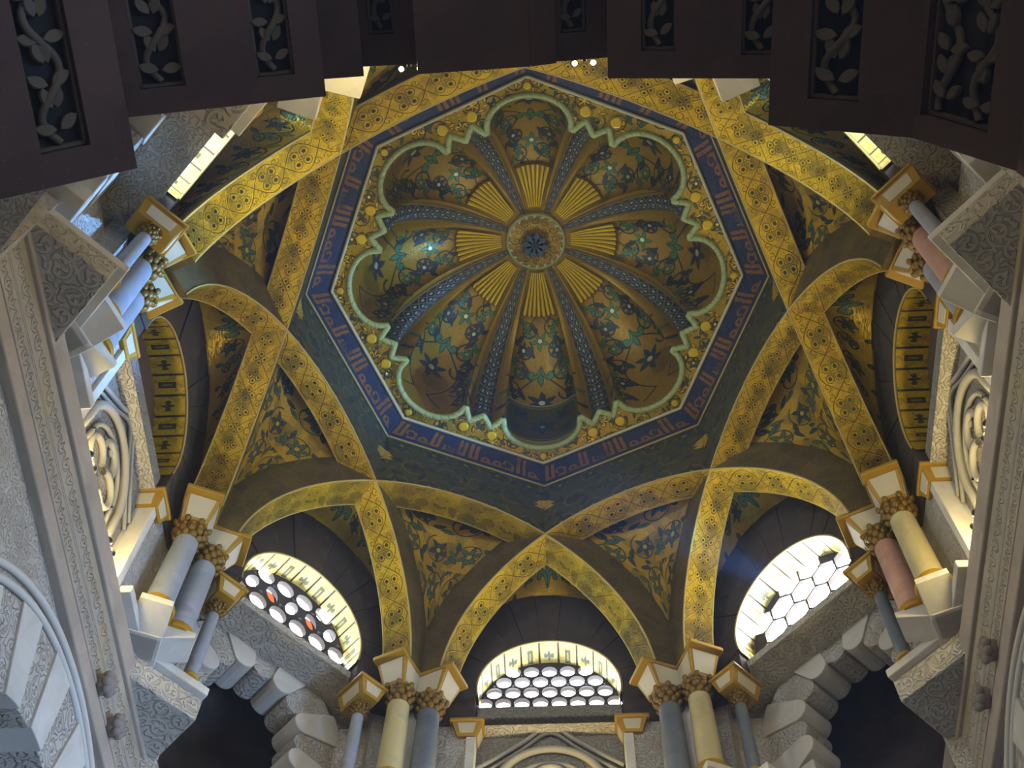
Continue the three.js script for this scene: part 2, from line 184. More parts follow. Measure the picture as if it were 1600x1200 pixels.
// ───────────── materials ─────────────
const std = (o) => new THREE.MeshStandardMaterial({ roughness: 0.8, side: THREE.DoubleSide, ...o });
const goldMat = (c, h, rx, ry, o = {}) => std({ map: tex(c, true, rx, ry), bumpMap: tex(h, false, rx, ry), bumpScale: 0.016, roughness: 0.36, metalness: 0.6, ...o });
const M = {
  ribA: goldMat(ribA, ribAh, 8, 1, { vertexColors: true }), ribB: goldMat(ribB, ribBh, 8, 1, { vertexColors: true }), ribC: goldMat(ribC, ribAh, 8, 1, { vertexColors: true }),
  ribSide: std({ map: tex(canvas(512, 256, (x, w, h) => { x.fillStyle = '#54431a'; x.fillRect(0, 0, w, h); speckle(x, w, h, 5000, ['#6d5720', '#3a2f14', '#7a6224', '#2c2614'], 2, 6, 0.5); blotch(x, w, h, 40, ['#2e2612', '#6d5a26'], 20, 90, 0.3); })), bumpMap: tex(tessH, false, 2, 2), bumpScale: 0.006, roughness: 0.62, metalness: 0.2 }),
  ribEdge: std({ color: '#9a8444', roughness: 0.6 }),
  kite: goldMat(webKite, tessH, 1, 1, { roughness: 0.42, metalness: 0.4 }), lunette: goldMat(webLunette, tessH, 1, 1),
  lobe: goldMat(lobeTex, tessH, 1, 1, { roughness: 0.4, metalness: 0.45, bumpScale: 0.008 }), lobeB: goldMat(lobeTexB, tessH, 1, 1, { roughness: 0.4, metalness: 0.45, bumpScale: 0.008 }),
  fan: std({ map: tex(canvas(64, 64, (x) => { x.fillStyle = '#cfae0c'; x.fillRect(0, 0, 64, 64); x.fillStyle = '#5c4708'; x.fillRect(0, 0, 6, 64); x.fillRect(58, 0, 6, 64); })), roughness: 0.38, metalness: 0.45 }), gilt: std({ color: '#c2a010', roughness: 0.42, metalness: 0.45 }), fanDark: std({ color: '#6b5210', roughness: 0.6, metalness: 0.2 }),
  checker: goldMat(checker, tessH, 1, 1, { metalness: 0.05, roughness: 0.55, bumpScale: 0.004 }),
  rope: std({ color: '#888f52', roughness: 0.6, bumpMap: tex(canvas(64, 64, (x) => { x.fillStyle = '#fff'; x.fillRect(0, 0, 64, 64); x.strokeStyle = '#000'; x.lineWidth = 14; x.beginPath(); x.moveTo(-10, -10); x.lineTo(74, 74); x.stroke(); }), false, 160, 1), bumpScale: 0.006 }),
  bead: std({ color: '#a39a72', roughness: 0.65 }),
  spandrel: goldMat(spandrelTex, tessH, 0.55, 0.55), kufic: goldMat(kufic, tessH, 1, 1, { metalness: 0.1, roughness: 0.55 }),
  foliageBand: goldMat(foliageBand, tessH, 1, 1, { metalness: 0.1, roughness: 0.6 }), medallion: goldMat(medallionTex, tessH, 1, 1), petal: std({ color: '#2c3b45', roughness: 0.6 }),
  darkStone: std({ map: tex(canvas(256, 256, (x, w, h) => { x.fillStyle = '#3d2f1f'; x.fillRect(0, 0, w, h); blotch(x, w, h, 60, ['#4c3b28', '#2d2318', '#3a3026'], 8, 50, 0.5); speckle(x, w, h, 1500, ['#5a4830', '#221a12'], 1, 4, 0.4); }), true, 2, 2), roughness: 0.85 }),
  darkStoneB: std({ color: '#3a2e20', roughness: 0.9 }), joint: std({ color: '#1f1812', roughness: 0.95 }),
  revealDay0: goldMat(revealDay0, tessH, 1, 1, { bumpScale: 0.004, metalness: 0.15 }), revealDay1: goldMat(revealDay1, tessH, 1, 1, { bumpScale: 0.004, metalness: 0.15 }),
  reveal2: goldMat(reveal2, tessH, 1, 1, { bumpScale: 0.004, metalness: 0.3 }), reveal3: goldMat(reveal3, tessH, 1, 1, { bumpScale: 0.004, metalness: 0.3 }),
  cream: std({ color: '#b3a88c', roughness: 0.7 }), ochre: std({ color: '#9c7612', roughness: 0.6, metalness: 0.1 }),
  capital: std({ color: '#71540c', roughness: 0.5, metalness: 0.35 }), giltRing: std({ color: '#b98a18', roughness: 0.5, metalness: 0.3 }),
  shaftGrey: std({ map: tex(marble('#8d9096', ['#6f757e', '#a9aab0', '#7d7a78'])), roughness: 0.4 }), shaftBlue: std({ map: tex(marble('#62666c', ['#4a505a', '#7d8288'])), roughness: 0.4 }),
  shaftPink: std({ map: tex(marble('#ad8270', ['#c59a86', '#8f6655', '#b9a092'])), roughness: 0.45 }), shaftYellow: std({ map: tex(marble('#b7a878', ['#cabd90', '#948758', '#a59a80'])), roughness: 0.45 }),
  plaster: std({ map: tex(plasterTex, true, 1, 1), bumpMap: tex(carveFine, false, 0.85, 0.85), bumpScale: 0.05, roughness: 0.9 }),
  plasterBold: std({ map: tex(plasterTex), bumpMap: tex(carveBold, false, 1.5, 1.5), bumpScale: 0.1, roughness: 0.9 }),
  relief: std({ color: '#8f887a', roughness: 0.9 }), reliefGround: std({ color: '#857e70', bumpMap: tex(carveBold, false, 1.8, 1.8), bumpScale: 0.06, roughness: 0.9 }),
  smooth: std({ map: tex(smoothTex, true, 1, 1), roughness: 0.85 }), fillet: std({ map: tex(canvas(256, 256, (x, w, h) => { x.fillStyle = '#a29380'; x.fillRect(0, 0, w, h); blotch(x, w, h, 60, ['#b3a48e', '#8f8070', '#a08c80'], 10, 60, 0.4); })), roughness: 0.85 }),
  frieze: std({ map: tex(canvas(512, 256, (x, w, h) => { x.fillStyle = '#9d917f'; x.fillRect(0, 0, w, h); blotch(x, w, h, 60, ['#b0a28a', '#8a7f70', '#a08e6c'], 10, 60, 0.4); })), bumpMap: tex(friezeH, false, 1, 1), bumpScale: 0.06, roughness: 0.9 }),
  boss: std({ color: '#84756a', roughness: 0.85 }),
  archWood: std({ map: tex(canvas(512, 512, (x, w, h) => { x.fillStyle = '#40291a'; x.fillRect(0, 0, w, h); blotch(x, w, h, 80, ['#4c3220', '#342115', '#452c1e'], 16, 90, 0.4); speckle(x, w, h, 1500, ['#75604a', '#33261c'], 1, 4, 0.3); })), roughness: 0.85 }),
  archCarve: std({ color: '#4c3e2a', roughness: 0.85 }), archDeep: std({ color: '#1f1812', roughness: 0.95 }),
  wood: std({ map: tex(woodTex), roughness: 0.8 }), floor: std({ color: '#b9ac99', roughness: 0.6 }), hallWall: std({ color: '#b5aa9a', roughness: 0.9 }),
  lattice: std({ color: '#3d352f', roughness: 0.9 }), shutter: std({ map: tex(woodTex, true, 2, 2), roughness: 0.85 }),
  pane: std({ color: '#ffffff', roughness: 0.4, emissive: new THREE.Color(0.86, 0.93, 1.0), emissiveIntensity: 15 }),
  paneGlare: std({ color: '#ffffff', roughness: 0.4, emissive: new THREE.Color(0.9, 0.95, 1.0), emissiveIntensity: 45 }),
  paneOrange: std({ color: '#d8692e', roughness: 0.4, emissive: new THREE.Color(1.0, 0.24, 0.06), emissiveIntensity: 0.9 }),
  lampBody: std({ color: '#2a2826', roughness: 0.5, metalness: 0.6 }), bulb: std({ color: '#fff4d8', emissive: new THREE.Color(1, 0.9, 0.66), emissiveIntensity: 14 }),
};

// ───────────── measures ─────────────
const W8 = 45, DD = 2.2, RW = 0.277, DI = DD - RW / 2, DO = DD + RW / 2, YC = 10.333, RHO = 1.871, T22 = Math.tan(22.5 * D);
const AW = 3.0;                                          // half the width of the bay: the wall faces
const dir = (a) => V3(Math.sin(a * D), 0, -Math.cos(a * D)), tan = (a) => V3(Math.cos(a * D), 0, Math.sin(a * D));
const sidePos = (k) => dir(W8 * k).multiplyScalar(AW).toArray(), sideTurn = (k) => -W8 * k * D;
// each side of the octagon, named by something one can find in it
const AT = ['blue-white window', 'glaring window', 'pale-lit lunette', 'pink-shaft corner window', 'arch-hidden window', 'cold corner window', 'shaded lunette', 'orange-glass window'].map((q) => 'the ' + q);
const VERT = ['between the blue-white and glaring windows', 'between the glaring window and pale-lit lunette', 'above the pink shaft', 'behind the dark arch near the pink shaft', 'behind the dark arch near the cold window', 'above the blue-lit shafts', 'between the shaded lunette and orange-glass window', 'between the orange-glass and blue-white windows'];

// ───────────── the eight crossing rib arches ─────────────
{
  const a0 = Math.asin((10.52 - YC) / RHO), N = 64, th = 0.62;
  const P = (a, r, z) => V3(r * Math.cos(a), YC + r * Math.sin(a), z), ang = (u) => Math.PI - a0 - u * (Math.PI - 2 * a0);
  const soffit = grid(N, 1, (u, v) => P(ang(u), RHO, v ? -DO : -DI), 1, 1);
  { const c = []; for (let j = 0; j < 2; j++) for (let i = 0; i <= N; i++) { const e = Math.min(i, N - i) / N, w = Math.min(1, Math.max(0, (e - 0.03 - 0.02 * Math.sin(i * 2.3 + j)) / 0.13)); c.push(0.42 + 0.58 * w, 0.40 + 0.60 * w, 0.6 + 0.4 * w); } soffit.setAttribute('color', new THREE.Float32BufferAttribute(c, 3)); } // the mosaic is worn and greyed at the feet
  const body = merge([grid(N, 1, (u, v) => P(ang(u), RHO + 0.004 + v * th, -DI), 6, 1), grid(N, 1, (u, v) => P(ang(u), RHO + 0.004 + v * th, -DO), 6, 1), grid(N, 1, (u, v) => P(ang(u), RHO + th, v ? -DO : -DI), 6, 0.4), grid(N, 1, (u, v) => P(ang(u), RHO + 0.004, v ? -DO : -DI), 6, 0.4), ...[0, 1].map((e) => grid(1, 1, (u, v) => P(ang(e), RHO + u * th, v ? -DO : -DI), 1, 0.4))]);
  const edge = (z) => tube(Array.from({ length: 33 }, (_, i) => P(ang(i / 32), RHO + 0.006, z)), 0.009, 64, false, 6);
  const NAMES = ['lattice and vine', 'diamond lattice', 'four-circle vine', 'diamond lattice', 'four-circle vine', 'diamond lattice', 'four-circle vine', 'worn plain'];
  let proto = {};
  const mats = [M.ribA, M.ribB, M.ribA, M.ribB, M.ribA, M.ribB, M.ribA, M.ribC];
  for (let k = 0; k < 8; k++) {
    const g = thing('rib_arch', 'gold rib arch with ' + NAMES[k] + ' soffit ' + VERT[k], 'arch', 'crossing rib arches under the dome', [0, 0, 0], -(W8 * k + 22.5) * D);
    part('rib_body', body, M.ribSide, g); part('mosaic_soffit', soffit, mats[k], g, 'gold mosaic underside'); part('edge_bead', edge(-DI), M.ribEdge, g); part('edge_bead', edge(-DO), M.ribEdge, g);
  }
}
// ───────────── mosaic webs between the ribs ─────────────
{
  const ribPt = (s, d, r, sgn) => { const y = YC + Math.sqrt(Math.max(0, r * r - s * s)); return [s, d, y, sgn]; };
  // kite web at V(k, k+1), in a frame with Z = -dir(45k + 22.5): left edge on rib k-1 (turned -45), right edge on rib k+1
  const rot = (t, n, a) => [t * Math.cos(a * D) + n * Math.sin(a * D), -t * Math.sin(a * D) + n * Math.cos(a * D)]; // from a frame turned by a to the base frame (t, n)
  const kite = (u, v) => {
    const r = RHO + 0.27, s = 0.55 + (1.97 - 0.55) * Math.pow(v, 1.0), y = YC + Math.sqrt(Math.max(0.0, r * r - s * s)), d = DI + 0.04;
    const [lt, ln] = rot(s, d, -45), [rt, rn] = rot(-s, d, 45), b = 4 * u * (1 - u), w = Math.abs(rt - lt);
    return V3(lt + (rt - lt) * u, y + 0.10 * b * w, -(ln + (rn - ln) * u) - 0.16 * b * w);
  };
  const kg = shell(20, 26, kite, 0.06, 1.1, 1.4);
  const lun = (u, v) => { // v = 0 on the pointed rib arch, 1 on the wall arch
    const r = RHO + 0.1, h = u < 0.5 ? u * 2 : (1 - u) * 2, sg = u < 0.5 ? -1 : 1, s0 = DO * T22, s = 1.86 - (1.86 - s0) * (1 - (1 - h) ** 1.6);
    const y = YC + Math.sqrt(Math.max(0, r * r - s * s)), [t, n] = rot(sg * s, DO - 0.03, sg < 0 ? 22.5 : -22.5);
    const a = (180 - 180 * (0.06 + 0.88 * u)) * D, B = [1.13 * Math.cos(a), 10.62 + 1.44 * Math.sin(a), AW + 0.02];
    return V3(t + (B[0] - t) * v, y + (B[1] - y) * v + 0.05 * Math.sin(v * Math.PI), -(n + (B[2] - n) * v));
  };
  const lg = shell(48, 10, lun, 0.06, 1, 1);
  for (let k = 0; k < 8; k++) {
    const g = thing('vault_web', 'brown gold foliage mosaic web ' + VERT[k], 'vault', 'kite-shaped mosaic webs', [0, 0, 0], -(W8 * k + 22.5) * D); part('mosaic', kg, M.kite, g);
    const l = thing('lunette_web', 'bright gold mosaic with green lily over ' + AT[k], 'vault', 'lily mosaics over the windows', [0, 0, 0], sideTurn(k)); part('mosaic', lg, M.lunette, l);
  }
}
// ───────────── drum bands ─────────────
const R1 = 2.216, R0 = 1.965, YB = 12.88, YO = 12.94;
{
  const foli = thing('foliage_frieze', 'dark green foliage mosaic frieze standing on the crossing ribs', 'frieze');
  const insc = thing('inscription_frieze', 'blue mosaic frieze with ochre angular script around the dome', 'frieze');
  const rim = thing('octagon_moulding', 'thin pale beaded moulding along the eight sides inside the blue script', 'moulding');
  for (let k = 0; k < 8; k++) {
    const c = (r, y, a) => dir(a).multiplyScalar(r).setY(y), a = W8 * k, b = W8 * (k + 1);
    part('foliage_panel', grid(24, 3, (u, v) => { const q = (u - 0.5) * 2 * R1 * Math.sin(22.5 * D), lo = YC + Math.sqrt(RHO * RHO - q * q) + 0.008, y = lo + v * (YB - lo); return c(R1 + 0.005, y, a).lerp(c(R1 + 0.005, y, b), u); }, 1, 0.9), M.foliageBand, foli);
    part('script_panel', grid(4, 2, (u, v) => c(R1, YB, a).lerp(c(R1, YB, b), u).lerp(c(R0, YO, a).lerp(c(R0, YO, b), u), v), 1, 1), M.kufic, insc);
    part('bead', tube([c(R0, YO - 0.01, a), c(R0, YO - 0.01, a).lerp(c(R0, YO - 0.01, b), 0.5), c(R0, YO - 0.01, b)], 0.017, 12, false, 6), M.bead, rim);
    part('bead', tube([c(R1 - 0.01, YB - 0.004, a), c(R1 - 0.01, YB, a).lerp(c(R1 - 0.01, YB, b), 0.5), c(R1 - 0.01, YB - 0.004, b)], 0.012, 12, false, 6), M.ribEdge, rim);
  }
}
// ───────────── the gored dome ─────────────
const YR = 12.97, RM = 0.3;
function rho(az) { // plan of the scalloped rim: eight round lobes with zigzags between them
  let p = ((az % 45) + 45) % 45; if (p > 22.5) p -= 45; const q = Math.abs(p);
  if (q <= 14.6) return 1.47 + 0.31 * Math.sqrt(Math.max(0, 1 - (q / 14.6) ** 2)) ** 0.95;
  const z = 22.5 - q; return z > 4 ? 1.47 + (1.61 - 1.47) * (7.9 - z) / 3.9 : 1.5 + (1.61 - 1.5) * z / 4;
}
function domePt(az, th, off = 0) {
  let p = ((az % 45) + 45) % 45; if (p > 22.5) p -= 45; const q = Math.abs(p), s = Math.sin(th), c = Math.cos(th);
  const bulge = q <= 14.6 ? Math.sqrt(Math.max(0, 1 - (q / 14.6) ** 2)) : q < 18.5 ? 0.3 * (q - 14.6) / 3.9 : 0.3;
  const re = 1.56 + (rho(az) - 1.56) * Math.pow(s, 1.5), r = RM + (re - RM) * s;
  const y = YR + 1.22 * c + 0.17 * bulge * Math.pow(s, 0.8) * Math.pow(Math.max(c, 0), 0.45) - off;
  return dir(az).multiplyScalar(r - off * s).setY(y);
}
{
  const dome = thing('ribbed_dome', 'gold mosaic dome of eight scalloped gores around a round medallion', 'dome');
  for (let k = 0; k < 8; k++) {
    const az = W8 * k, steps = []; for (let i = 0; i <= 24; i++) steps.push(-14.6 * Math.cos(i / 24 * Math.PI)); const as = [-18.5, -16.5, ...steps, 16.5, 18.5], n = as.length - 1;
    const lobe = part('gore', grid(n, 30, (u, v) => domePt(az + as[Math.round(u * n)], v * Math.PI / 2), 1, 1), k === 0 ? M.lobeB : M.lobe, dome);
    // shell-shaped fan of gilded flutes at the head of the gore
    const F = 7;
    const fan = part('shell_fan', grid(F * 8, 12, (u, v) => {
      const f = (u * F) % 1, len = 0.05 + v * (0.36 + 0.025 * Math.sin(f * Math.PI)), a = az + (u - 0.5) * (21 + 4 * v);
      return domePt(a, len, 0.016 + 0.03 * Math.abs(Math.sin(u * F * Math.PI)) * (0.35 + v));
    }, F, 1), M.fan, lobe, 'bright gilded flutes');
    part('fan_edge', tube(Array.from({ length: 25 }, (_, i) => { const u = i / 24; return domePt(az + (u - 0.5) * 25, 0.415 + 0.02 * Math.abs(Math.sin(u * F * Math.PI)), 0.022); }), 0.008, 48, false, 5), M.fanDark, lobe);
    for (const s of [-1, 1]) part('flange_bead', tube(Array.from({ length: 20 }, (_, i) => domePt(az + s * 18.2, 0.06 + i / 19 * 1.49, 0.008)), 0.012, 40, false, 6), M.fanDark, lobe);
    const rg = part('ridge_band', grid(6, 30, (u, v) => domePt(az + 22.5 + (u - 0.5) * 8, 0.02 + v * (Math.PI / 2 - 0.02), 0.012 + 0.012 * Math.sin(u * Math.PI)), 1, 1), M.checker, dome, 'blue chequered mosaic rib');
  }
  const NS = 720, star = Array.from({ length: NS }, (_, i) => dir(i / NS * 360).multiplyScalar(rho(i / NS * 360) + 0.015).setY(YR - 0.03));
  part('scalloped_moulding', new THREE.TubeGeometry(new THREE.CatmullRomCurve3(star, true, 'centripetal'), 1440, 0.03, 8, true), M.rope, dome, 'pale green rope moulding with lobes and zigzags');
  // flat spandrel plate between the scalloped rim and the octagon
  const sh = poly(Array.from({ length: 8 }, (_, k) => { const p = dir(W8 * k).multiplyScalar(R0 + 0.01); return [p.x, -p.z]; })), hole = new THREE.Path(star.map((p) => new THREE.Vector2(p.x, -p.z)));
  sh.holes.push(hole); part('spandrel_plate', boxUV(new THREE.ExtrudeGeometry(sh, { depth: 0.05, bevelEnabled: false }).rotateX(-Math.PI / 2).translate(0, YR - 0.025, 0)), M.spandrel, dome, 'gold scroll mosaic around the scalloped rim');
  for (let k = 0; k < 8; k++) for (const [a, r] of [[-17.5, 1.70], [17.5, 1.70], [0, 1.88]]) { // gilded palmettes and studs lying on the plate
    const p = dir(W8 * k + a).multiplyScalar(r), s = a ? 0.05 : 0.03, m = new THREE.Shape();
    m.moveTo(0, s); m.bezierCurveTo(s, s * 0.6, s * 1.1, -s * 0.5, 0, -s * 0.7); m.bezierCurveTo(-s * 1.1, -s * 0.5, -s, s * 0.6, 0, s);
    part(a ? 'palmette' : 'stud', new THREE.ExtrudeGeometry(m, { depth: 0.015, bevelEnabled: true, bevelSize: 0.012, bevelThickness: 0.012, bevelSegments: 2 }).rotateX(Math.PI / 2).rotateY(-(W8 * k + a) * D + Math.PI).translate(p.x, YR - 0.03, p.z), M.gilt, dome);
  }
  const med = part('medallion', new THREE.LatheGeometry([[0.001, 0.06], [0.12, 0.05], [0.24, 0.015], [RM, -0.02], [RM + 0.02, 0.0]].map((p) => new THREE.Vector2(...p)), 48).translate(0, YR + 1.19, 0), M.medallion, dome);
  { const g = med.geometry, p = g.attributes.position, uv = g.attributes.uv; for (let i = 0; i < p.count; i++) uv.setXY(i, 0.5 + p.getX(i) / 0.64, 0.5 + p.getZ(i) / 0.64); }
  part('rope_ring', new THREE.TorusGeometry(RM - 0.005, 0.014, 8, 64).rotateX(Math.PI / 2).translate(0, YR + 1.168, 0), M.rope, med);
  for (let i = 0; i < 20; i++) { const a = i / 20 * 2 * Math.PI; part('ring_bead', new THREE.SphereGeometry(0.016, 8, 6).scale(1.5, 0.7, 0.8).rotateY(-a + 0.8).translate(0.275 * Math.cos(a), YR + 1.165, 0.275 * Math.sin(a)), M.bead, med); }
  for (let i = 0; i < 8; i++) { const sh2 = poly([[0, 0], [0.045, 0.07], [0, 0.155], [-0.045, 0.07]]); part('petal', new THREE.ExtrudeGeometry(sh2, { depth: 0.01, bevelEnabled: true, bevelSize: 0.004, bevelThickness: 0.006, bevelSegments: 1 }).rotateX(-Math.PI / 2).rotateY(i * Math.PI / 4 + 0.2).translate(-0.01, YR + 1.18, -0.05), M.petal, med); }
}
// ───────────── windows: dark voussoir arches, painted reveals, pierced screens ─────────────
const WR = 0.65, WC = 10.68, SILL = 10.5, IMP = 10.2;
{
  // the wedge stones of the wall arch
  const stones = [], NV = 15, outer = (a) => [1.2 * Math.cos(a), 10.62 + 1.5 * Math.sin(a)], inner = (a) => [WR * Math.cos(a), WC + WR * Math.sin(a)];
  for (let i = 0; i < NV; i++) {
    const g0 = 0.006, aa = [-10 + i * 200 / NV + 0.35, -10 + (i + 1) * 200 / NV - 0.35].map((q) => q * D), pts = [];
    for (let j = 0; j <= 4; j++) pts.push(inner(aa[0] + (aa[1] - aa[0]) * j / 4)); for (let j = 4; j >= 0; j--) pts.push(outer(aa[0] + (aa[1] - aa[0]) * j / 4));
    stones.push(extrude(poly(pts), 0.1 + 0.006 * ((i * 7) % 3), 0.004).translate(0, 0, -0.1));
  }
  const jambs = [-1, 1].map((s) => box(Math.min(s * WR, s * 1.16), Math.max(s * WR, s * 1.16), IMP, WC - 0.1, -0.1, 0));
  const panels = [], NP = 13;
  for (let i = 0; i < NP; i++) { const a1 = (-14 + i * 208 / NP + 0.5) * D, a2 = (-14 + (i + 1) * 208 / NP - 0.5) * D; const pt = (a, r, z) => V3(r * Math.cos(a), WC + r * Math.sin(a), z); panels.push(merge([grid(6, 1, (u, v) => pt(a1 + (a2 - a1) * u, WR - 0.006, 0.0 - v * 0.31), 1, 1), grid(6, 1, (u, v) => pt(a1 + (a2 - a1) * u, WR + 0.03, 0.0 - v * 0.31), 1, 1)])); }
  const rimTube = tube(Array.from({ length: 40 }, (_, i) => { const a = (-10 + i / 39 * 200) * D; return V3(WR * Math.cos(a), WC + WR * Math.sin(a), 0.006); }), 0.011, 60, false, 6);
  // screens
  const lightShape = (r) => { const s = new THREE.Shape(); s.moveTo(-r, SILL - 0.02); s.lineTo(r, SILL - 0.02); s.lineTo(r, WC); s.absarc(0, WC, r, 0, Math.PI, false); s.lineTo(-r, SILL - 0.02); return s; };
  const inside = (x, y, m) => y > SILL + m && (y < WC ? Math.abs(x) < WR - m : Math.hypot(x, y - WC) < WR - m);
  const screen = (kind) => {
    const s = lightShape(WR + 0.1), st = kind === 1 ? 0.25 : kind === 7 ? 0.22 : 0.17; let row = 0; const oranges = [];
    for (let y = SILL + 0.1; y < WC + WR; y += st * 0.87, row++) for (let i = -5; i <= 5; i++) {
      const x = (i + (row % 2) * 0.5) * st, r = st * 0.5 - (kind === 1 ? 0.006 : kind === 7 ? 0.014 : 0.012); if (y < SILL + r * 0.7 || (y < WC ? Math.abs(x) : Math.hypot(x, y - WC)) + r > WR + 0.085) continue; const h = new THREE.Path();
      if (kind === 1) { for (let q = 0; q < 6; q++) { const a = (q * 60 + 30) * D, R = r * 1.13; q ? h.lineTo(x + R * Math.cos(a), y + R * Math.sin(a)) : h.moveTo(x + R * Math.cos(a), y + R * Math.sin(a)); } h.closePath(); }
      else if (kind === 7 && row % 2 === 0) { h.absellipse(x, y, r * 0.62, r * 1.0, 0, Math.PI * 2, false, (i % 2 ? 0.35 : -0.35)); if ((i + row / 2) % 2 === 0 && row > 0) oranges.push([x, y, r]); }
      else h.absarc(x, y, r * (kind === 7 ? 0.95 : 1), 0, Math.PI * 2, false);
      s.holes.push(h);
      if (kind !== 1) { const h2 = new THREE.Path(), rs = st * 0.085; const yy = y + st * 0.58; if (inside(x, yy, rs * 1.6)) { h2.absarc(x, yy, rs, 0, Math.PI * 2, false); s.holes.push(h2); } }
    }
    return [extrude(s, 0.05, 0, 8).translate(0, 0, -0.29), oranges];
  };
  const paneGeo = extrude(lightShape(WR + 0.03), 0.02).translate(0, 0, -0.37);
  const slats = []; for (let i = 0; i < 16; i++) { const y = SILL + 0.02 + i * 0.053, hw = y < WC ? WR : Math.sqrt(Math.max(0, WR * WR - (y - WC) ** 2)); if (hw > 0.08) slats.push(boxUV(new THREE.BoxGeometry(hw * 2, 0.06, 0.012).rotateX(0.7).translate(0, y, -0.29))); }
  // backing wall of one side, with the window hole
  const wallShape = poly([[-1.25, SILL - 0.01], [1.25, SILL - 0.01], [1.25, 12.7], [-1.25, 12.7]]); { const h = new THREE.Path(); h.moveTo(-WR - 0.03, SILL); h.lineTo(WR + 0.03, SILL); h.lineTo(WR + 0.03, WC); h.absarc(0, WC, WR + 0.03, 0, Math.PI, false); h.closePath(); wallShape.holes.push(h); }
  const backing = extrude(wallShape, 0.24).translate(0, 0, -0.345);
  const screens = { 0: screen(0), 1: screen(1), 7: screen(7) };
  for (let k = 0; k < 8; k++) {
    const g = thing('window_arch', 'dark wedge-stone arch with painted gold reveal around ' + AT[k], 'arch', 'wall arches around the windows', sidePos(k), sideTurn(k));
    stones.forEach((s, i) => part('voussoir', s, i % 3 ? M.darkStone : M.darkStoneB, g)); jambs.forEach((j) => part('jamb', j, M.darkStone, g));
    panels.forEach((p, i) => part('reveal_panel', p, k === 2 || k === 6 ? (i % 2 ? M.reveal3 : M.reveal2) : i % 2 ? M.revealDay1 : M.revealDay0, g)); part('rim', rimTube, M.ribEdge, g);
    const w = struct('window_' + (k + 1), null, null, ['pierced window full of blue-white daylight', 'glaring white window with thin dark tracery', 'dark shuttered lunette next to the glaring window', 'corner window over the pink shaft', 'window behind the dark lobed arch', 'cold bright corner window', 'dark shuttered lunette next to the orange glass window', 'window of oval holes with some orange glass'][k]);
    w.position.set(...sidePos(k)); w.rotation.y = sideTurn(k);
    part('surround', backing, M.darkStoneB, w); if (k % 2) part('sill_panel', box(-1.2, 1.2, 10.42, SILL, -0.52, -0.09), M.plaster, w);
    if (k === 2 || k === 6) { slats.forEach((s) => part('slat', s, M.shutter, w)); part('backboard', paneGeo, M.joint, w); }
    else {
      const [sg, or] = screens[k] ?? screens[0]; part('pierced_screen', sg, M.lattice, w); part('pane', paneGeo, k === 1 ? M.paneGlare : M.pane, w, 'white glowing glass');
      if (k === 7) for (const [x, y, r] of or) { part('orange_pane', new THREE.CylinderGeometry(r * 0.9, r * 0.9, 0.008, 20).rotateX(Math.PI / 2).translate(x, y, -0.298), M.paneOrange, w, 'orange glass'); }
      const L = new THREE.RectAreaLight(k === 1 ? LIGHT.day.glare : LIGHT.day.color, LIGHT.dayPower[k] ?? 10, 1.1, 0.7); const n = dir(W8 * k), c = n.clone().multiplyScalar(AW + 0.225).setY(10.88); L.position.copy(c);
      L.lookAt(c.clone().sub(n).add(V3(0, k === 1 ? 0.8 : 0.35, 0))); L.name = 'window_daylight'; scene.add(L);
      if (k === 1) for (const [tx, ty, tz, pw, an] of [[-2.8, 10.1, 1.25, 420, 11], [-0.6, 12.6, -1.0, 110, 16]]) { // the cold shafts thrown up from the sunlit roof outside
        const sp = new THREE.SpotLight(LIGHT.day.glare, pw, 0, an * D, 0.5, 2); sp.position.copy(c).addScaledVector(n, -0.05); sp.target.position.set(tx, ty, tz); sp.castShadow = true; sp.shadow.radius = 3; sp.name = 'daylight_shaft'; sp.target.name = 'shaft_aim'; scene.add(sp, sp.target);
      }
    }
  }
}
// ───────────── columns under the rib feet ─────────────
const SC = 2.03, DC = 2.22;
const outset = (k, sg) => (['4,1', '6,-1', '3,-1', '1,1'].includes(k + ',' + sg) ? 0.06 : 0); // the pairs at the near corners stand closer to the wall
const colPos = (k, sg) => dir(W8 * k + 22.5).multiplyScalar(DC + outset(k, sg) * 0.8).add(tan(W8 * k + 22.5).multiplyScalar(sg * (SC + outset(k, sg))));
function leafCapital(r, h) {
  const a = [new THREE.LatheGeometry([[r * 0.95, 0], [r * 1.0, h * 0.2], [r * 1.1, h * 0.6], [r * 1.35, h]].map((p) => new THREE.Vector2(...p)), 20)];
  for (const [row, n, y, rad, s] of [[0, 10, 0.2, 1.05, 0.34], [1, 10, 0.48, 1.16, 0.36], [2, 12, 0.7, 1.3, 0.28], [3, 8, 0.9, 1.5, 0.3]]) for (let i = 0; i < n; i++) { const t = (i + row * 0.5) / n * 2 * Math.PI; a.push(new THREE.IcosahedronGeometry(r * s, 1).scale(0.6, 1.0, 0.85).rotateZ(-0.5).rotateY(-t).translate(r * rad * Math.cos(t), h * y, r * rad * Math.sin(t))); }
  return merge(a);
}
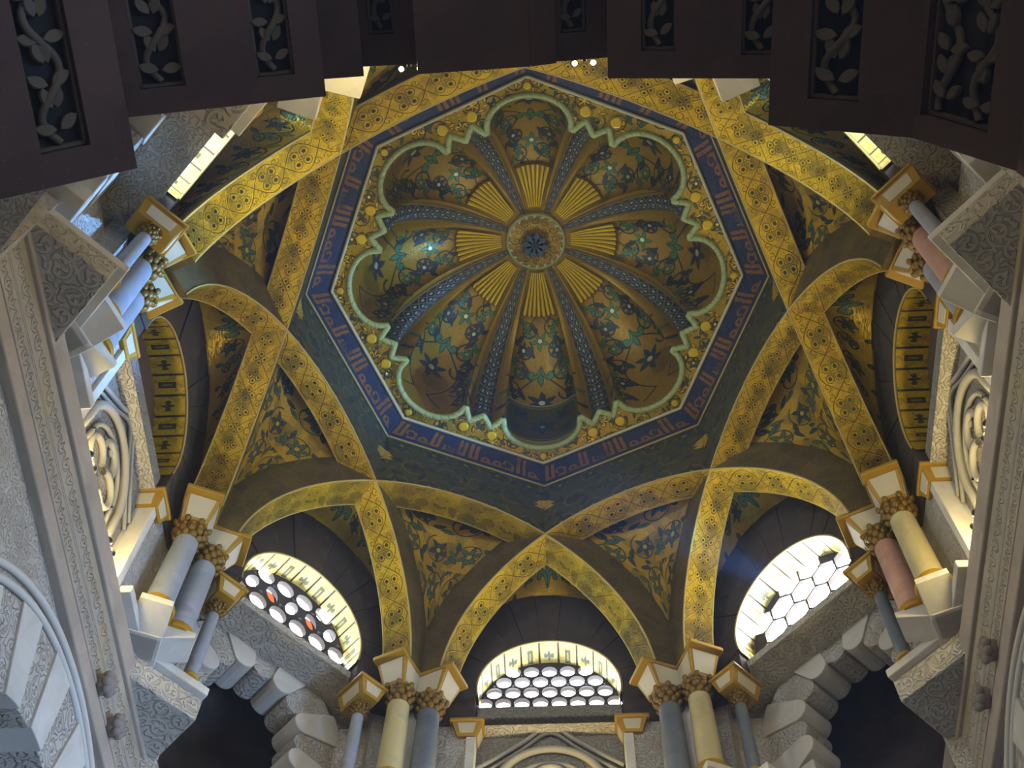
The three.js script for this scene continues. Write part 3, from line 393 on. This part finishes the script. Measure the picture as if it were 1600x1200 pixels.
function frustum(w0, d0, w1, d1, h) { // bottom w0 x d0, top w1 x d1, y from 0 to h
  const p = [[-w0, 0, -d0], [w0, 0, -d0], [w0, 0, d0], [-w0, 0, d0], [-w1, h, -d1], [w1, h, -d1], [w1, h, d1], [-w1, h, d1]].map((q) => V3(q[0] / 2, q[1], q[2] / 2));
  const f = [[0, 1, 2, 3], [7, 6, 5, 4], [0, 4, 5, 1], [1, 5, 6, 2], [2, 6, 7, 3], [3, 7, 4, 0]], pos = [];
  for (const [a, b, c, d] of f) for (const i of [a, b, c, a, c, d]) pos.push(...p[i].toArray());
  const g = new THREE.BufferGeometry(); g.setAttribute('position', new THREE.Float32BufferAttribute(pos, 3)); g.computeVertexNormals(); return boxUV(g);
}
function inset(w0, d0, w1, d1, h, face, m, lift) { // a cream field set on one sloping face of the frustum
  const S = { front: [[-w0, d0], [w0, d0], [-w1, d1], [w1, d1]], left: [[-w0, -d0], [-w0, d0], [-w1, -d1], [-w1, d1]], right: [[w0, d0], [w0, -d0], [w1, d1], [w1, -d1]] }[face].map((q) => q.map((v) => v / 2));
  const P = (u, v) => { const a = V3(S[0][0], 0, S[0][1]).lerp(V3(S[1][0], 0, S[1][1]), u), b = V3(S[2][0], h, S[2][1]).lerp(V3(S[3][0], h, S[3][1]), u); return a.lerp(b, v); };
  const n = P(1, 0).sub(P(0, 0)).cross(P(0, 1).sub(P(0, 0))).normalize(), q = (u, v, l) => P(m + u * (1 - 2 * m), m + v * (1 - 2 * m)).addScaledVector(n, l);
  return merge([grid(1, 1, (u, v) => q(u, v, lift)), grid(1, 1, (u, v) => q(u, v ? 0 : 0, v ? lift : -0.002)), grid(1, 1, (u, v) => q(u, 1, v ? lift : -0.002)), grid(1, 1, (u, v) => q(0, u, v ? lift : -0.002)), grid(1, 1, (u, v) => q(1, u, v ? lift : -0.002))]);
}
{
  const H = 0.25, cap = leafCapital(0.1, 0.19), shaftG = (() => { const g = new THREE.CylinderGeometry(0.096, 0.108, 0.86, 28); return g.translate(0, 9.70, 0); })();
  const bracket = extrude(poly([[0.14, 9.18], [0.14, 9.13], [-0.1, 9.02], [-0.42, 9.02], [-0.42, 9.18]]), 0.23, 0.006).rotateY(-Math.PI / 2).translate(0.115, 0, 0);
  const blockB = frustum(0.2, 0.22, 0.28, 0.4, H), slab = rbox(-0.155, 0.155, 0, 0.045, -0.3, 0.26, 0.01);
  const fields = ['front', 'left', 'right'].map((f) => inset(0.2, 0.22, 0.28, 0.4, H, f, 0.1, 0.006));
  const col = (sh, label, k, sg) => { // local +Z looks along the rib, towards the middle of its span
    const p = colPos(k, sg), t = tan(W8 * k + 22.5).multiplyScalar(-sg), g = thing('column', label, 'column', 'columns carrying the rib arches', [p.x, 0, p.z], Math.atan2(t.x, t.z));
    part('shaft', shaftG, sh, g); const b = part('base', new THREE.LatheGeometry([[0.001, 9.17], [0.14, 9.17], [0.14, 9.2], [0.145, 9.225], [0.125, 9.24], [0.13, 9.26], [0.108, 9.285]].map((q) => new THREE.Vector2(...q)), 24), M.giltRing, g, 'gilded base ring');
    part('bracket', bracket, M.smooth, g);
    part('capital', cap.clone().translate(0, 10.1, 0), M.capital, g, 'gilded leaf capital');
    const im = part('impost_block', merge([blockB.clone().translate(0, 10.27, 0.02), slab.clone().translate(0, 10.5, 0.02)]), M.ochre, g, 'cream block with ochre borders');
    fields.forEach((f) => part('cream_field', f.clone().translate(0, 10.27, 0.02), M.cream, im));
  };
  const SH = [M.shaftGrey, M.shaftBlue, M.shaftPink, M.shaftYellow], SN = ['pale grey', 'blue-grey', 'pink', 'yellowish'];
  const pick = { '0,-1': 1, '0,1': 2, '1,-1': 3, '1,1': 0, '2,-1': 3, '2,1': 0, '3,-1': 2, '3,1': 0, '4,-1': 0, '4,1': 0, '5,-1': 0, '5,1': 0, '6,-1': 0, '6,1': 3, '7,-1': 0, '7,1': 1 };
  for (let k = 0; k < 8; k++) for (const sg of [-1, 1]) { const i = pick[k + ',' + sg], side = sg < 0 ? k : (k + 1) % 8; // the window whose flank it stands on
    col(SH[i], SN[i] + ' marble column at ' + AT[side] + ', towards ' + AT[sg < 0 ? (k + 7) % 8 : (k + 2) % 8], k, sg); }
}
// ───────────── small imposts of the wall arches ─────────────
{
  const blk = frustum(0.16, 0.3, 0.26, 0.34, 0.16), f = ['front', 'left', 'right'].map((q) => inset(0.16, 0.3, 0.26, 0.34, 0.16, q, 0.17, 0.005));
  const cap = leafCapital(0.055, 0.13), shaft = new THREE.CylinderGeometry(0.05, 0.056, 0.78, 20);
  for (let k = 0; k < 8; k++) for (const s of [-1, 1]) {
    const diag = k % 2 === 1, other = AT[(k + (s < 0 ? 7 : 1)) % 8];
    const p = V3(...sidePos(k)).addScaledVector(tan(W8 * k), s * (WR + (diag ? 0.1 : 0.06))).addScaledVector(dir(W8 * k), diag ? 0.0 : 0.13);
    const g = thing(diag ? 'colonnette' : 'corbel_block', (diag ? 'slim colonnette with cream block beside ' : 'small cream and ochre corbel beside ') + AT[k] + ', towards ' + other, diag ? 'colonnette' : 'corbel', diag ? 'colonnettes of the corner windows' : 'corbels of the wall windows', p.toArray(), sideTurn(k));
    const b = part('block', blk.clone().translate(0, IMP - 0.16, 0), M.ochre, g); f.forEach((q) => part('cream_field', q.clone().translate(0, IMP - 0.16, 0), M.cream, b));
    part('abacus', rbox(-0.15, 0.15, IMP - 0.005, IMP + 0.03, -0.17, 0.185, 0.008), M.ochre, g);
    if (diag) { part('capital', cap.clone().translate(0, IMP - 0.29, 0), M.capital, g); part('shaft', shaft.clone().translate(0, IMP - 0.67, 0), k === 1 ? M.shaftBlue : M.shaftGrey, g); part('base', new THREE.LatheGeometry([[0.001, 0], [0.075, 0], [0.075, 0.03], [0.058, 0.06]].map((q) => new THREE.Vector2(...q)), 18).translate(0, IMP - 1.1, 0), M.giltRing, g); }
  }
}
// ───────────── carved relief panels below the wall windows ─────────────
{
  const z0 = -0.2, P = (x, y) => V3(x, y, z0 + 0.075);
  const arc = (cx, cy, r, a, b, n = 16) => Array.from({ length: n + 1 }, (_, i) => { const t = (a + (b - a) * i / n) * D; return P(cx + r * Math.cos(t), cy + r * Math.sin(t)); });
  const ridge = (pts, r) => tube(pts, r, 60, false, 8);
  const back = box(-WR + 0.004, WR - 0.004, 8.9, 10.5, z0 - 0.05, z0 + 0.05), cornice = rbox(-WR + 0.004, WR - 0.004, 10.36, 10.51, z0 - 0.05, z0 + 0.13, 0.02);
  const ribs = [
    ridge([P(-0.62, 9.78), P(-0.4, 9.95), P(-0.2, 10.12), P(0, 10.3), P(0.2, 10.12), P(0.4, 9.95), P(0.62, 9.78)], 0.022),
    ridge([P(-0.62, 9.68), P(-0.42, 9.84), P(-0.24, 10.0), P(0, 10.2), P(0.24, 10.0), P(0.42, 9.84), P(0.62, 9.68)], 0.016),
    ridge([P(-0.5, 8.95), ...arc(0, 9.55, 0.45, 185, -5, 24), P(0.5, 8.95)], 0.036),
    ridge([P(-0.4, 8.95), ...arc(0, 9.5, 0.33, 185, -5, 24), P(0.4, 8.95)], 0.02),
    ridge(arc(-0.15, 9.48, 0.13, 260, 20), 0.026), ridge(arc(0.15, 9.48, 0.13, -80, 160), 0.026), ridge(arc(0, 9.66, 0.13, -20, 200), 0.028), ridge(arc(-0.12, 9.2, 0.16, 300, 70), 0.026), ridge(arc(0.12, 9.2, 0.16, -120, 110), 0.026),
  ];
  const dots = [0, 2, 4, 6].map((k) => k);
  for (const k of dots) {
    const g = thing('relief_panel', 'carved plaster panel of ogee gables and trefoil rings below ' + AT[k], 'panel', 'relief panels in the wall niches', sidePos(k), sideTurn(k));
    part('carved_ground', back, M.reliefGround, g); part('cornice', cornice, M.reliefGround, g); ribs.forEach((r) => part('raised_moulding', r, M.relief, g));
    for (let i = 0; i < 5; i++) { const a = (20 + i * 35) * D; part('pearl', new THREE.SphereGeometry(0.035, 12, 8).scale(1, 1, 0.6).translate(0.22 * Math.cos(a), 9.52 + 0.22 * Math.sin(a) + 0.02, z0 + 0.06), M.relief, g); }
  }
}
// ───────────── the walls of the bay ─────────────
function holed(w0, w1, y0, y1, holes) { const s = poly([[w0, y0], [w1, y0], [w1, y1], [w0, y1]]); holes.forEach((h) => s.holes.push(h)); return s; }
function stepped(y0, holes) { const s = poly([[-3.1, y0], [3.1, y0], [3.1, 8.97], [1.98, 8.97], [1.98, 10.2], [-1.98, 10.2], [-1.98, 8.97], [-3.1, 8.97]]); holes.forEach((h) => s.holes.push(h)); return s; } // narrower above the frieze, where the squinches cut the corners
const nicheHole = () => { const h = new THREE.Path(); h.moveTo(-WR, 8.95); h.lineTo(WR, 8.95); h.lineTo(WR, WC); h.absarc(0, WC, WR + 0.02, 0, Math.PI, false); h.lineTo(-WR, 8.95); return h; };
const ARCZ = -0.86, ARCY = 6.15, ARI = 1.28, ARO = 1.82;
const archHole = (cx, r) => { const h = new THREE.Path(); h.moveTo(cx - r, 0.02); h.lineTo(cx + r, 0.02); h.lineTo(cx + r, ARCY); h.absarc(cx, ARCY, r, 0, Math.PI, false); h.lineTo(cx - r, 0.02); return h; };
for (const [k, name] of [[0, 'wall_far'], [2, 'wall_right'], [6, 'wall_left'], [4, 'wall_near']]) {
  // in the frame of the side: x along the wall, y up, z into the room
  const cx = k === 6 ? -ARCZ : ARCZ;
  const w = struct(name, null); w.position.set(...sidePos(k)); w.rotation.y = sideTurn(k);
  const lo = k === 2 || k === 6 ? holed(-3.1, 3.1, 0, 8.1, [archHole(cx, ARO)]) : k === 0 ? holed(-3.1, 3.1, 0, 8.1, []) : null;
  if (lo) part('lower_wall', extrude(lo, 0.3).translate(0, 0, -0.32), M.plaster, w);
  part('upper_wall', extrude(stepped(k === 4 ? 8.75 : 8.1, [(() => { const h = new THREE.Path(); h.moveTo(-WR, 8.95); h.lineTo(WR, 8.95); h.lineTo(WR, 10.199); h.lineTo(-WR, 10.199); h.closePath(); return h; })()]), 0.3).translate(0, 0, -0.32), M.plaster, w);
  part('niche_back', box(-0.8, 0.8, 8.9, 10.52, -0.5, -0.26), M.smooth, w);
  for (const s of [-1, 1]) part('jamb_facing', rbox(Math.min(s * (WR - 0.02), s * (WR + 0.06)), Math.max(s * (WR - 0.02), s * (WR + 0.06)), 8.96, 10.03, -0.32, 0.012, 0.006), M.smooth, w);
  part('unseen_drum_wall', box(-3.3, 3.3, 10.2, 14.9, -0.75, -0.5), M.darkStoneB, w);  // unseen outer wall, keeps outside light from the vault
}
// corner infill above the squinches, pilasters at the corners of the octagon, pedestals
for (let k = 0; k < 8; k++) {
  const a = W8 * k + 22.5, g = thing('corner_pier', 'flat plaster pilaster behind the column pair ' + VERT[k], 'pilaster', 'pilasters behind the columns', dir(a).multiplyScalar(3.06).toArray(), -a * D);
  part('pilaster_strip', rbox(-0.09, 0.09, 9.1, 10.5, -0.2, -0.02), M.smooth, g); part('carved_backing', box(-0.3, 0.3, 9.0, 10.9, -0.34, -0.16), M.plaster, g);
for (const q of [-1, 1]) { // ledge and carved face along the wall on either flank of the corner
    const diag = (q > 0 ? k + 1 : k) % 2 === 1, len = diag ? 0.66 : 0.52, place = (h) => h.rotateY(-q * 22.5 * D).translate(0, 0, -0.187), x0 = Math.min(0, q * len), x1 = Math.max(0, q * len);
    part('ledge', place(rbox(x0, x1, 9.02, 9.1, -0.55, diag ? 0.06 : 0.1, 0.01)), M.smooth, g); part('ledge_face', place(rbox(x0, x1, 8.8, 9.02, -0.55, diag ? 0.0 : 0.03, 0.01)), M.plasterBold, g);
  }
  part('backing_head', box(-0.5, 0.5, 10.7, 12.8, -0.5, -0.14), M.darkStoneB, g);
}
// ───────────── squinch arches across the corners ─────────────
{
  const A2 = 3.5, CY = 9.76, NQ = 11, QR = 0.56, Q1 = 0.92;
  const shape = holed(-1.0, 1.0, 8.05, 10.9, []); { const h = new THREE.Path(); h.moveTo(-QR, 8.06); h.lineTo(QR, 8.06); h.lineTo(QR, CY); h.absarc(0, CY, QR, 0, Math.PI, false); h.closePath(); shape.holes.push(h); }
  const wg = extrude(shape, 0.2).translate(0, 0, -0.22);
  const stones = []; for (let i = 0; i < NQ; i++) {
    const a1 = (-30 + i * 240 / NQ) * D, a2 = (-30 + (i + 1) * 240 / NQ) * D, am = (a1 + a2) / 2, g = 0.012, pts = [], r0 = QR, r1 = Q1 - (i % 2) * 0.02, w = r0 * Math.sin((a2 - a1) / 2) * 0.97;
    const c = [r0 * Math.cos(am), CY + r0 * Math.sin(am)];
    for (let j = 0; j <= 8; j++) { const b = am - Math.PI / 2 - j / 8 * Math.PI; pts.push([c[0] + w * Math.cos(b), c[1] + w * Math.sin(b)]); }
    pts.push([r1 * Math.cos(a2 - g), CY + r1 * Math.sin(a2 - g)], [r1 * Math.cos(am), CY + r1 * Math.sin(am) * 1.005], [r1 * Math.cos(a1 + g), CY + r1 * Math.sin(a1 + g)]);
    stones.push(extrude(poly(pts), 0.3 + (i % 2 ? 0 : 0.02), 0.008, 6).translate(0, 0, -0.24));
  }
  const ring = tube(Array.from({ length: 40 }, (_, i) => { const a = (-25 + i / 39 * 230) * D; return V3((Q1 + 0.04) * Math.cos(a), CY + (Q1 + 0.04) * Math.sin(a), 0.0); }), 0.018, 60, false, 6);
  for (const [k, nm, lb] of [[1, 'wall_far_right', 'white lobed squinch arch under the glaring window'], [7, 'wall_far_left', 'white lobed squinch arch under the orange glass window'], [3, 'wall_near_right', 'white lobed squinch arch behind the pink shaft'], [5, 'wall_near_left', 'grey stepped squinch arch above the blue-lit shafts']]) {
    const p = dir(W8 * k).multiplyScalar(A2), w = struct(nm, null); w.position.copy(p); w.rotation.y = sideTurn(k); part('carved_wall', wg, M.plaster, w);
    part('shaded_niche_vault', new THREE.SphereGeometry(0.8, 24, 16, 0, Math.PI, 0, Math.PI / 2).rotateY(Math.PI).translate(0, 9.75, -0.2), M.darkStone, w); part('shaded_niche_shaft', new THREE.CylinderGeometry(0.8, 0.8, 1.3, 24, 1, true, Math.PI / 2, Math.PI).translate(0, 9.12, -0.2), M.darkStone, w);  // dark stone colour stands in for deep shade inside the corner hollow
    part('unseen_drum_wall', box(-1.6, 1.6, 10.9, 14.9, -0.55, -0.3), M.darkStoneB, w);  // unseen wall behind the corner, closes off outside light
    const g = thing('squinch_arch', lb, 'arch', 'lobed squinch arches', p.toArray(), sideTurn(k)); stones.forEach((s, i) => part('voussoir', s, i % 2 ? M.plaster : M.smooth, g)); part('outer_roll', ring, M.smooth, g);
    for (const s of [-1, 1]) part('springer', rbox(Math.min(s * 0.46, s * 0.8), Math.max(s * 0.46, s * 0.8), 9.2, 9.38, -0.2, 0.1), M.smooth, g);
  }
}
// ───────────── friezes and mouldings along the walls, carved bosses ─────────────
for (const [k, n, lb] of [[6, 1, 'carved plaster frieze along the bluish wall'], [2, 2, 'carved plaster frieze along the pinkish wall'], [0, 3, 'carved frieze on the wall below the gilded niche'], [4, 4, 'frieze over the dark lobed arch']]) {
  const w = struct('trim_' + n, null, null, lb); w.position.set(...sidePos(k)); w.rotation.y = sideTurn(k); const L = 3.02;
  const fr = (y0, y1, d) => { const g = box(-L, L, y0, y1, -0.1, d); return g; };
  const cg = fr(8.26, 8.78, 0.02), uv = cg.attributes.uv; for (let i = 0; i < uv.count; i++) uv.setXY(i, uv.getX(i) / 1.9, (uv.getY(i) - 8.26) / 0.52);
  if (k !== 4) { part('carved_band', cg, M.frieze, w); part('lower_fillet', rbox(-L, L, 8.12, 8.27, -0.1, 0.05, 0.015), M.fillet, w); part('bead', rbox(-L, L, 8.29, 8.32, -0.05, 0.045, 0.01), M.fillet, w); }
  part('upper_fillet', rbox(-L, L, 8.76, 8.97, -0.1, k === 4 ? 0.03 : 0.055, 0.015), M.fillet, w);
}
{
  const mk = () => { const a = [new THREE.SphereGeometry(0.075, 16, 10)]; for (let i = 0; i < 7; i++) { const t = i / 7 * 6.283; a.push(new THREE.SphereGeometry(0.034, 8, 6).translate(0.06 * Math.cos(t), 0.06 * Math.sin(t), 0.035)); } a.push(new THREE.CylinderGeometry(0.05, 0.07, 0.1, 12).rotateX(Math.PI / 2).translate(0, 0, -0.04)); return merge(a); };
  const g = mk();
  for (const [k, t, lb] of [[6, 1.0, 'carved boss on the bluish wall frieze, upper of two'], [6, 1.36, 'carved boss on the bluish wall frieze, lower of two'], [2, -0.92, 'carved boss on the pinkish wall frieze, upper of two'], [2, -1.31, 'carved boss on the pinkish wall frieze, lower of two']]) {
    const p = V3(...sidePos(k)).addScaledVector(tan(W8 * k), t).addScaledVector(dir(W8 * k), -0.07).setY(8.34), b = thing('carved_boss', lb, 'boss', 'carved bosses on the wall friezes', p.toArray(), sideTurn(k)); part('rosette', g, M.boss, b);
  }
}
// ───────────── great arches in the side walls ─────────────
for (const [k, lb] of [[6, 'striped horseshoe arch of plain and carved wedges in the bluish wall'], [2, 'striped arch of plain and carved wedges below the pinkish wall frieze']]) {
  const cx = k === 6 ? -ARCZ : ARCZ, g = thing('wall_arch', lb, 'arch', null, sidePos(k), sideTurn(k)), n = 19;
  for (let i = 0; i < n; i++) { const a1 = (i * 180 / n + 0.15) * D, a2 = ((i + 1) * 180 / n - 0.15) * D, pts = []; for (let j = 0; j <= 3; j++) { const a = a1 + (a2 - a1) * j / 3; pts.push([cx + ARI * Math.cos(a), ARCY + ARI * Math.sin(a)]); } for (let j = 3; j >= 0; j--) { const a = a1 + (a2 - a1) * j / 3; pts.push([cx + ARO * Math.cos(a), ARCY + ARO * Math.sin(a)]); } part('voussoir', extrude(poly(pts), 0.36 - (i % 2) * 0.02, 0.006).translate(0, 0, -0.34), i % 2 ? M.plasterBold : M.smooth, g); }
  for (const r of [ARO + 0.05, ARO + 0.14]) part('outer_moulding', tube(Array.from({ length: 40 }, (_, i) => { const a = i / 39 * Math.PI; return V3(cx + r * Math.cos(a), ARCY + r * Math.sin(a), 0.0); }), 0.028, 72, false, 6), M.smooth, g);
  for (const s of [-1, 1]) part('jamb', box(cx + Math.min(s * ARI, s * (ARO + 0.02)), cx + Math.max(s * ARI, s * (ARO + 0.02)), 0, ARCY, -0.34, -0.01), M.smooth, g);
}
// ───────────── the dark polylobed arch overhead ─────────────
{
  const g = thing('lobed_arch', 'dark brown polylobed arch overhead with carved panels sunk in its stepped blocks', 'arch'), ZF = 3.1, ZB = 4.05;
  const B = [ // soffit line (x, y) start and end, panels [s0, s1, z0] in fractions of the line
    [[-2.25, 5.35], [-1.34, 6.14], [[0.72, 0.87, 3.22]]], [[-1.72, 6.95], [-0.8, 7.22], [[0.18, 0.38, 3.21], [0.70, 0.87, 3.21]]], [[-0.98, 7.58], [-0.68, 7.62], []], [[-0.82, 7.85], [-0.42, 7.86], [[0.38, 0.68, 3.25]]], [[-0.42, 7.61], [0.11, 7.67], []], [[0.11, 7.67], [0.23, 7.72], []], [[0.23, 7.76], [0.48, 7.8], [[0.1, 0.6, 3.23]]],
    [[0.46, 7.33], [1.28, 7.15], [[0.18, 0.36, 3.22], [0.70, 0.90, 3.2]]], [[1.02, 6.37], [1.49, 6.1], [[0.27, 0.62, 3.21]]], [[1.49, 6.1], [1.72, 5.6], [[0.06, 0.66, 3.19]]], [[1.70, 5.62], [1.78, 4.6], []], [[-2.3, 4.4], [-2.22, 5.4], []],
  ];
  const C = [0, 4.2]; seed = 99;
  for (const [a, b, panels] of B) {
    const L = Math.hypot(b[0] - a[0], b[1] - a[1]), ux = (b[0] - a[0]) / L, uy = (b[1] - a[1]) / L, nx = -uy, ny = ux; // n points up and outwards from the opening
    const out = (p, d) => { const q = [p[0] - C[0], p[1] - C[1]], l = Math.hypot(...q); return [p[0] + q[0] / l * d, p[1] + q[1] / l * d]; };
    // body: a radial block whose underside is set back 5 cm; frame strips in front of it leave the panels sunk
    const up = (p, d) => [p[0] + nx * d, p[1] + ny * d];
    const body = extrude(poly([up(a, 0.06), up(b, 0.06), out(b, 0.85), out(a, 0.85)]), ZB - ZF).translate(0, 0, ZF);
    const v = part('voussoir', body, panels.length ? M.archWood : M.archWood, g);
    // frame: shape in (along s, z) plane with panel holes, 6 cm thick
    const fs = poly([[0, 0], [L, 0], [L, ZB - ZF], [0, ZB - ZF]]);
    const own = panels.map((q) => [1 - q[1], 1 - q[0], q[2]]); // the frame's x runs from the end of the line back to its start
    for (const [s0, s1, z0] of own) { const h = new THREE.Path(); h.moveTo(s0 * L, z0 - ZF); h.lineTo(s1 * L, z0 - ZF); h.lineTo(s1 * L, 0.88); h.lineTo(s0 * L, 0.88); h.closePath(); fs.holes.push(h); }
    const fr = new THREE.ExtrudeGeometry(fs, { depth: 0.055, bevelEnabled: true, bevelSize: -0.004, bevelThickness: 0.006, bevelOffset: 0, bevelSegments: 1 });
    // local x -> along, y -> z world, z -> n (up)
    const m = new THREE.Matrix4().makeBasis(V3(-ux, -uy, 0), V3(0, 0, 1), V3(nx, ny, 0)); m.setPosition(b[0], b[1], ZF);
    fr.applyMatrix4(m); part('frame', boxUV(fr), M.archWood, v);
    for (const [s0, s1, z0] of own) { // carved scroll: winding stem with leaves, standing in the sunk field
      const x0 = s0 * L, x1 = s1 * L, w = x1 - x0, y0 = z0 - ZF, y1 = 0.88, cx = (x0 + x1) / 2, gs = [];
      const deep = new THREE.BoxGeometry(w, y1 - y0, 0.01).translate(cx, (y0 + y1) / 2, 0.058); deep.applyMatrix4(m); part('sunk_field', deep, M.archDeep, v);
      const border = [[x0, x1, y0, y0 + 0.012], [x0, x0 + 0.012, y0, y1], [x1 - 0.012, x1, y0, y1]].map((q) => new THREE.BoxGeometry(q[1] - q[0], q[3] - q[2], 0.03).translate((q[0] + q[1]) / 2, (q[2] + q[3]) / 2, 0.04)); gs.push(...border);
      const cols = Math.max(1, Math.round(w / 0.16)), cw = w / cols;
      for (let c = 0; c < cols; c++) {
        const mx = x0 + (c + 0.5) * cw, pts = []; for (let i = 0; i <= 26; i++) { const t = i / 26; pts.push(V3(mx + cw * 0.27 * Math.sin(t * 13 + c), y0 + 0.02 + t * (y1 - y0 - 0.04), 0.034 + 0.008 * Math.sin(t * 20))); } gs.push(tube(pts, Math.min(0.016, cw * 0.13), 90, false, 6));
        for (let i = 0; i < 9; i++) for (const s of [-1, 1]) { const t = (i + 0.5) / 9, py = y0 + 0.03 + t * (y1 - y0 - 0.06), ll = cw * 0.42, lw = cw * 0.16, q = new THREE.Shape(); q.moveTo(0, 0); q.bezierCurveTo(ll * 0.3, -lw, ll * 0.8, -lw, ll, 0); q.bezierCurveTo(ll * 0.7, lw * 0.6, ll * 0.3, lw, 0, 0);
          const le = new THREE.ExtrudeGeometry(q, { depth: 0.012, bevelEnabled: true, bevelSize: 0.003, bevelThickness: 0.006, bevelSegments: 1, curveSegments: 5 }); le.rotateX(0.25 * s).rotateZ((s > 0 ? 0.9 : Math.PI - 0.9) + rr(-0.4, 0.4) + (i % 2 ? 0.5 * s : -0.5 * s)).translate(mx + s * cw * 0.05, py, 0.026); gs.push(le); }
      }
      const carving = merge(gs); carving.applyMatrix4(m); part('carving', carving, M.archCarve, v);
    }
  }
  struct('wall_over_arch', merge([box(-3.3, 3.3, 8.55, 10.6, ZF + 0.02, ZB), box(-3.3, -2.2, 0, 8.6, ZF + 0.06, ZB - 0.02), box(2.0, 3.3, 0, 8.6, ZF + 0.06, ZB - 0.02), boxUV(extrude(poly([[-2.4, 6.6], [-1.5, 7.6], [-0.8, 8.3], [0.8, 8.3], [1.5, 7.8], [2.1, 6.4], [3.3, 6.4], [3.3, 8.7], [-3.3, 8.7], [-3.3, 6.6]]), ZB - ZF - 0.1).translate(0, 0, ZF + 0.05))]), M.hallWall);
}
// ───────────── floodlights on the ledges ─────────────
{
  const body = merge([new THREE.BoxGeometry(0.18, 0.05, 0.03).translate(0, -0.01, -0.05), new THREE.CylinderGeometry(0.012, 0.012, 0.12, 8).rotateX(Math.PI / 2).translate(0, -0.04, -0.08)]), bulb = new THREE.SphereGeometry(0.014, 12, 8), cup = new THREE.LatheGeometry([[0.012, -0.02], [0.03, -0.005], [0.036, 0.012]].map((p) => new THREE.Vector2(...p)), 14);
  for (const k of [0, 2, 6, 4]) for (const s of [-1, 1]) {
    const near = k === 4, p = near ? V3(s > 0 ? -0.552 : 0.385, s > 0 ? 8.5 : 8.44, 2.95) : V3(...sidePos(k)).addScaledVector(tan(W8 * k), s * 0.34).addScaledVector(dir(W8 * k), -0.02).setY(9.0);  // ledge pairs are out of view, placed to light niches and vault
    const g = thing('floodlight', (near ? 'small twin-bulb floodlight glinting at the rim of the dark arch, ' + (s > 0 ? 'over its carved block' : 'over its crown') : 'unseen twin-bulb floodlight on the ledge under ' + AT[k] + (s > 0 ? ', second' : ', first')), 'lamp', 'floodlights on the ledges', p.toArray(), sideTurn(k));
    part('housing', body, M.lampBody, g); for (const q of [-0.05, 0.05]) { if (!near) part('reflector', cup.clone().translate(q, 0, 0), M.lampBody, g); part('bulb', bulb.clone().translate(q, 0.004, 0), M.bulb, g); }
    const L = new THREE.PointLight(LIGHT.flood.color, LIGHT.flood.power, 0, 2); L.position.copy(p).add(V3(0, 0.012, 0)); L.castShadow = true; L.shadow.radius = 2; L.name = 'flood_light'; scene.add(L);
  }
}
// ───────────── hall: floor, ceilings, outer walls, unseen tall windows ─────────────
struct('floor', box(-8.4, 8.4, -0.2, 0, -4, 14.2), M.floor);
{
  const c = struct('ceiling', null); part('hall_ceiling', box(-8.4, 8.4, 9.5, 9.8, 4.05, 14.2), M.wood, c); for (const s of [-1, 1]) { part('aisle_ceiling', box(s > 0 ? 3.28 : -8.4, s > 0 ? 8.4 : -3.28, 9.5, 9.8, -4, 4.05), M.wood, c); for (let i = 0; i < 9; i++) part('beam', rbox(s > 0 ? 3.3 : -8.3, s > 0 ? 8.3 : -3.3, 9.22, 9.5, -3.4 + i * 0.85, -3.2 + i * 0.85), M.wood, c); }
  for (let i = 0; i < 11; i++) part('beam', rbox(-8.3, 8.3, 9.22, 9.5, 4.6 + i * 0.85, 4.8 + i * 0.85), M.wood, c);
  part('unseen_dome_roof', box(-3.9, 3.9, 14.8, 15.0, -3.9, 3.9), M.darkStoneB, c);  // unseen slab over the dome, closes the vault against outside light
  struct('wall_back', box(-8.4, 8.4, 0, 9.6, 13.9, 14.2), M.hallWall); struct('wall_hall_left', box(-8.4, -8.15, 0, 9.6, -4, 14), M.hallWall); struct('wall_hall_right', box(8.15, 8.4, 0, 9.6, -4, 14), M.hallWall); struct('wall_hall_far', box(-8.4, 8.4, 0, 9.6, -4.0, -3.6), M.hallWall);
}
UNSEEN_HALL_WINDOWS.forEach(([x, y, z, w, h, turn, s, rgb], i) => {  // windows out of view, placed to light the bay walls and dark arch
  const tint = new THREE.Color(...rgb);
  const g = struct('window_' + (9 + i), null, null, 'unseen tall hall window lighting the bay walls'); g.position.set(x, y, z); g.rotation.y = turn;
  part('unseen_window_frame', merge([box(-w / 2 - 0.1, -w / 2, -h / 2, h / 2, -0.05, 0.05), box(w / 2, w / 2 + 0.1, -h / 2, h / 2, -0.05, 0.05), box(-w / 2 - 0.1, w / 2 + 0.1, h / 2, h / 2 + 0.1, -0.05, 0.05), box(-w / 2 - 0.1, w / 2 + 0.1, -h / 2 - 0.1, -h / 2, -0.05, 0.05), box(-0.03, 0.03, -h / 2, h / 2, -0.05, 0.05)]), M.wood, g);
  part('pane', new THREE.BoxGeometry(w, h, 0.02), std({ color: '#dfe8f2', emissive: tint, emissiveIntensity: 1.0 }), g);
  const L = new THREE.RectAreaLight(tint, LIGHT.hall.power * s, w, h), n = V3(Math.sin(turn), 0, Math.cos(turn)); L.position.set(x, y, z).addScaledVector(n, 0.08); L.lookAt(L.position.clone().add(n)); L.name = 'unseen_hall_light'; scene.add(L);
});
scene.fog = new THREE.FogExp2(new THREE.Color(0.7, 0.8, 1.0), 0.0042); // dusty air: the cold shafts show in it
renderer.render(scene, camera);
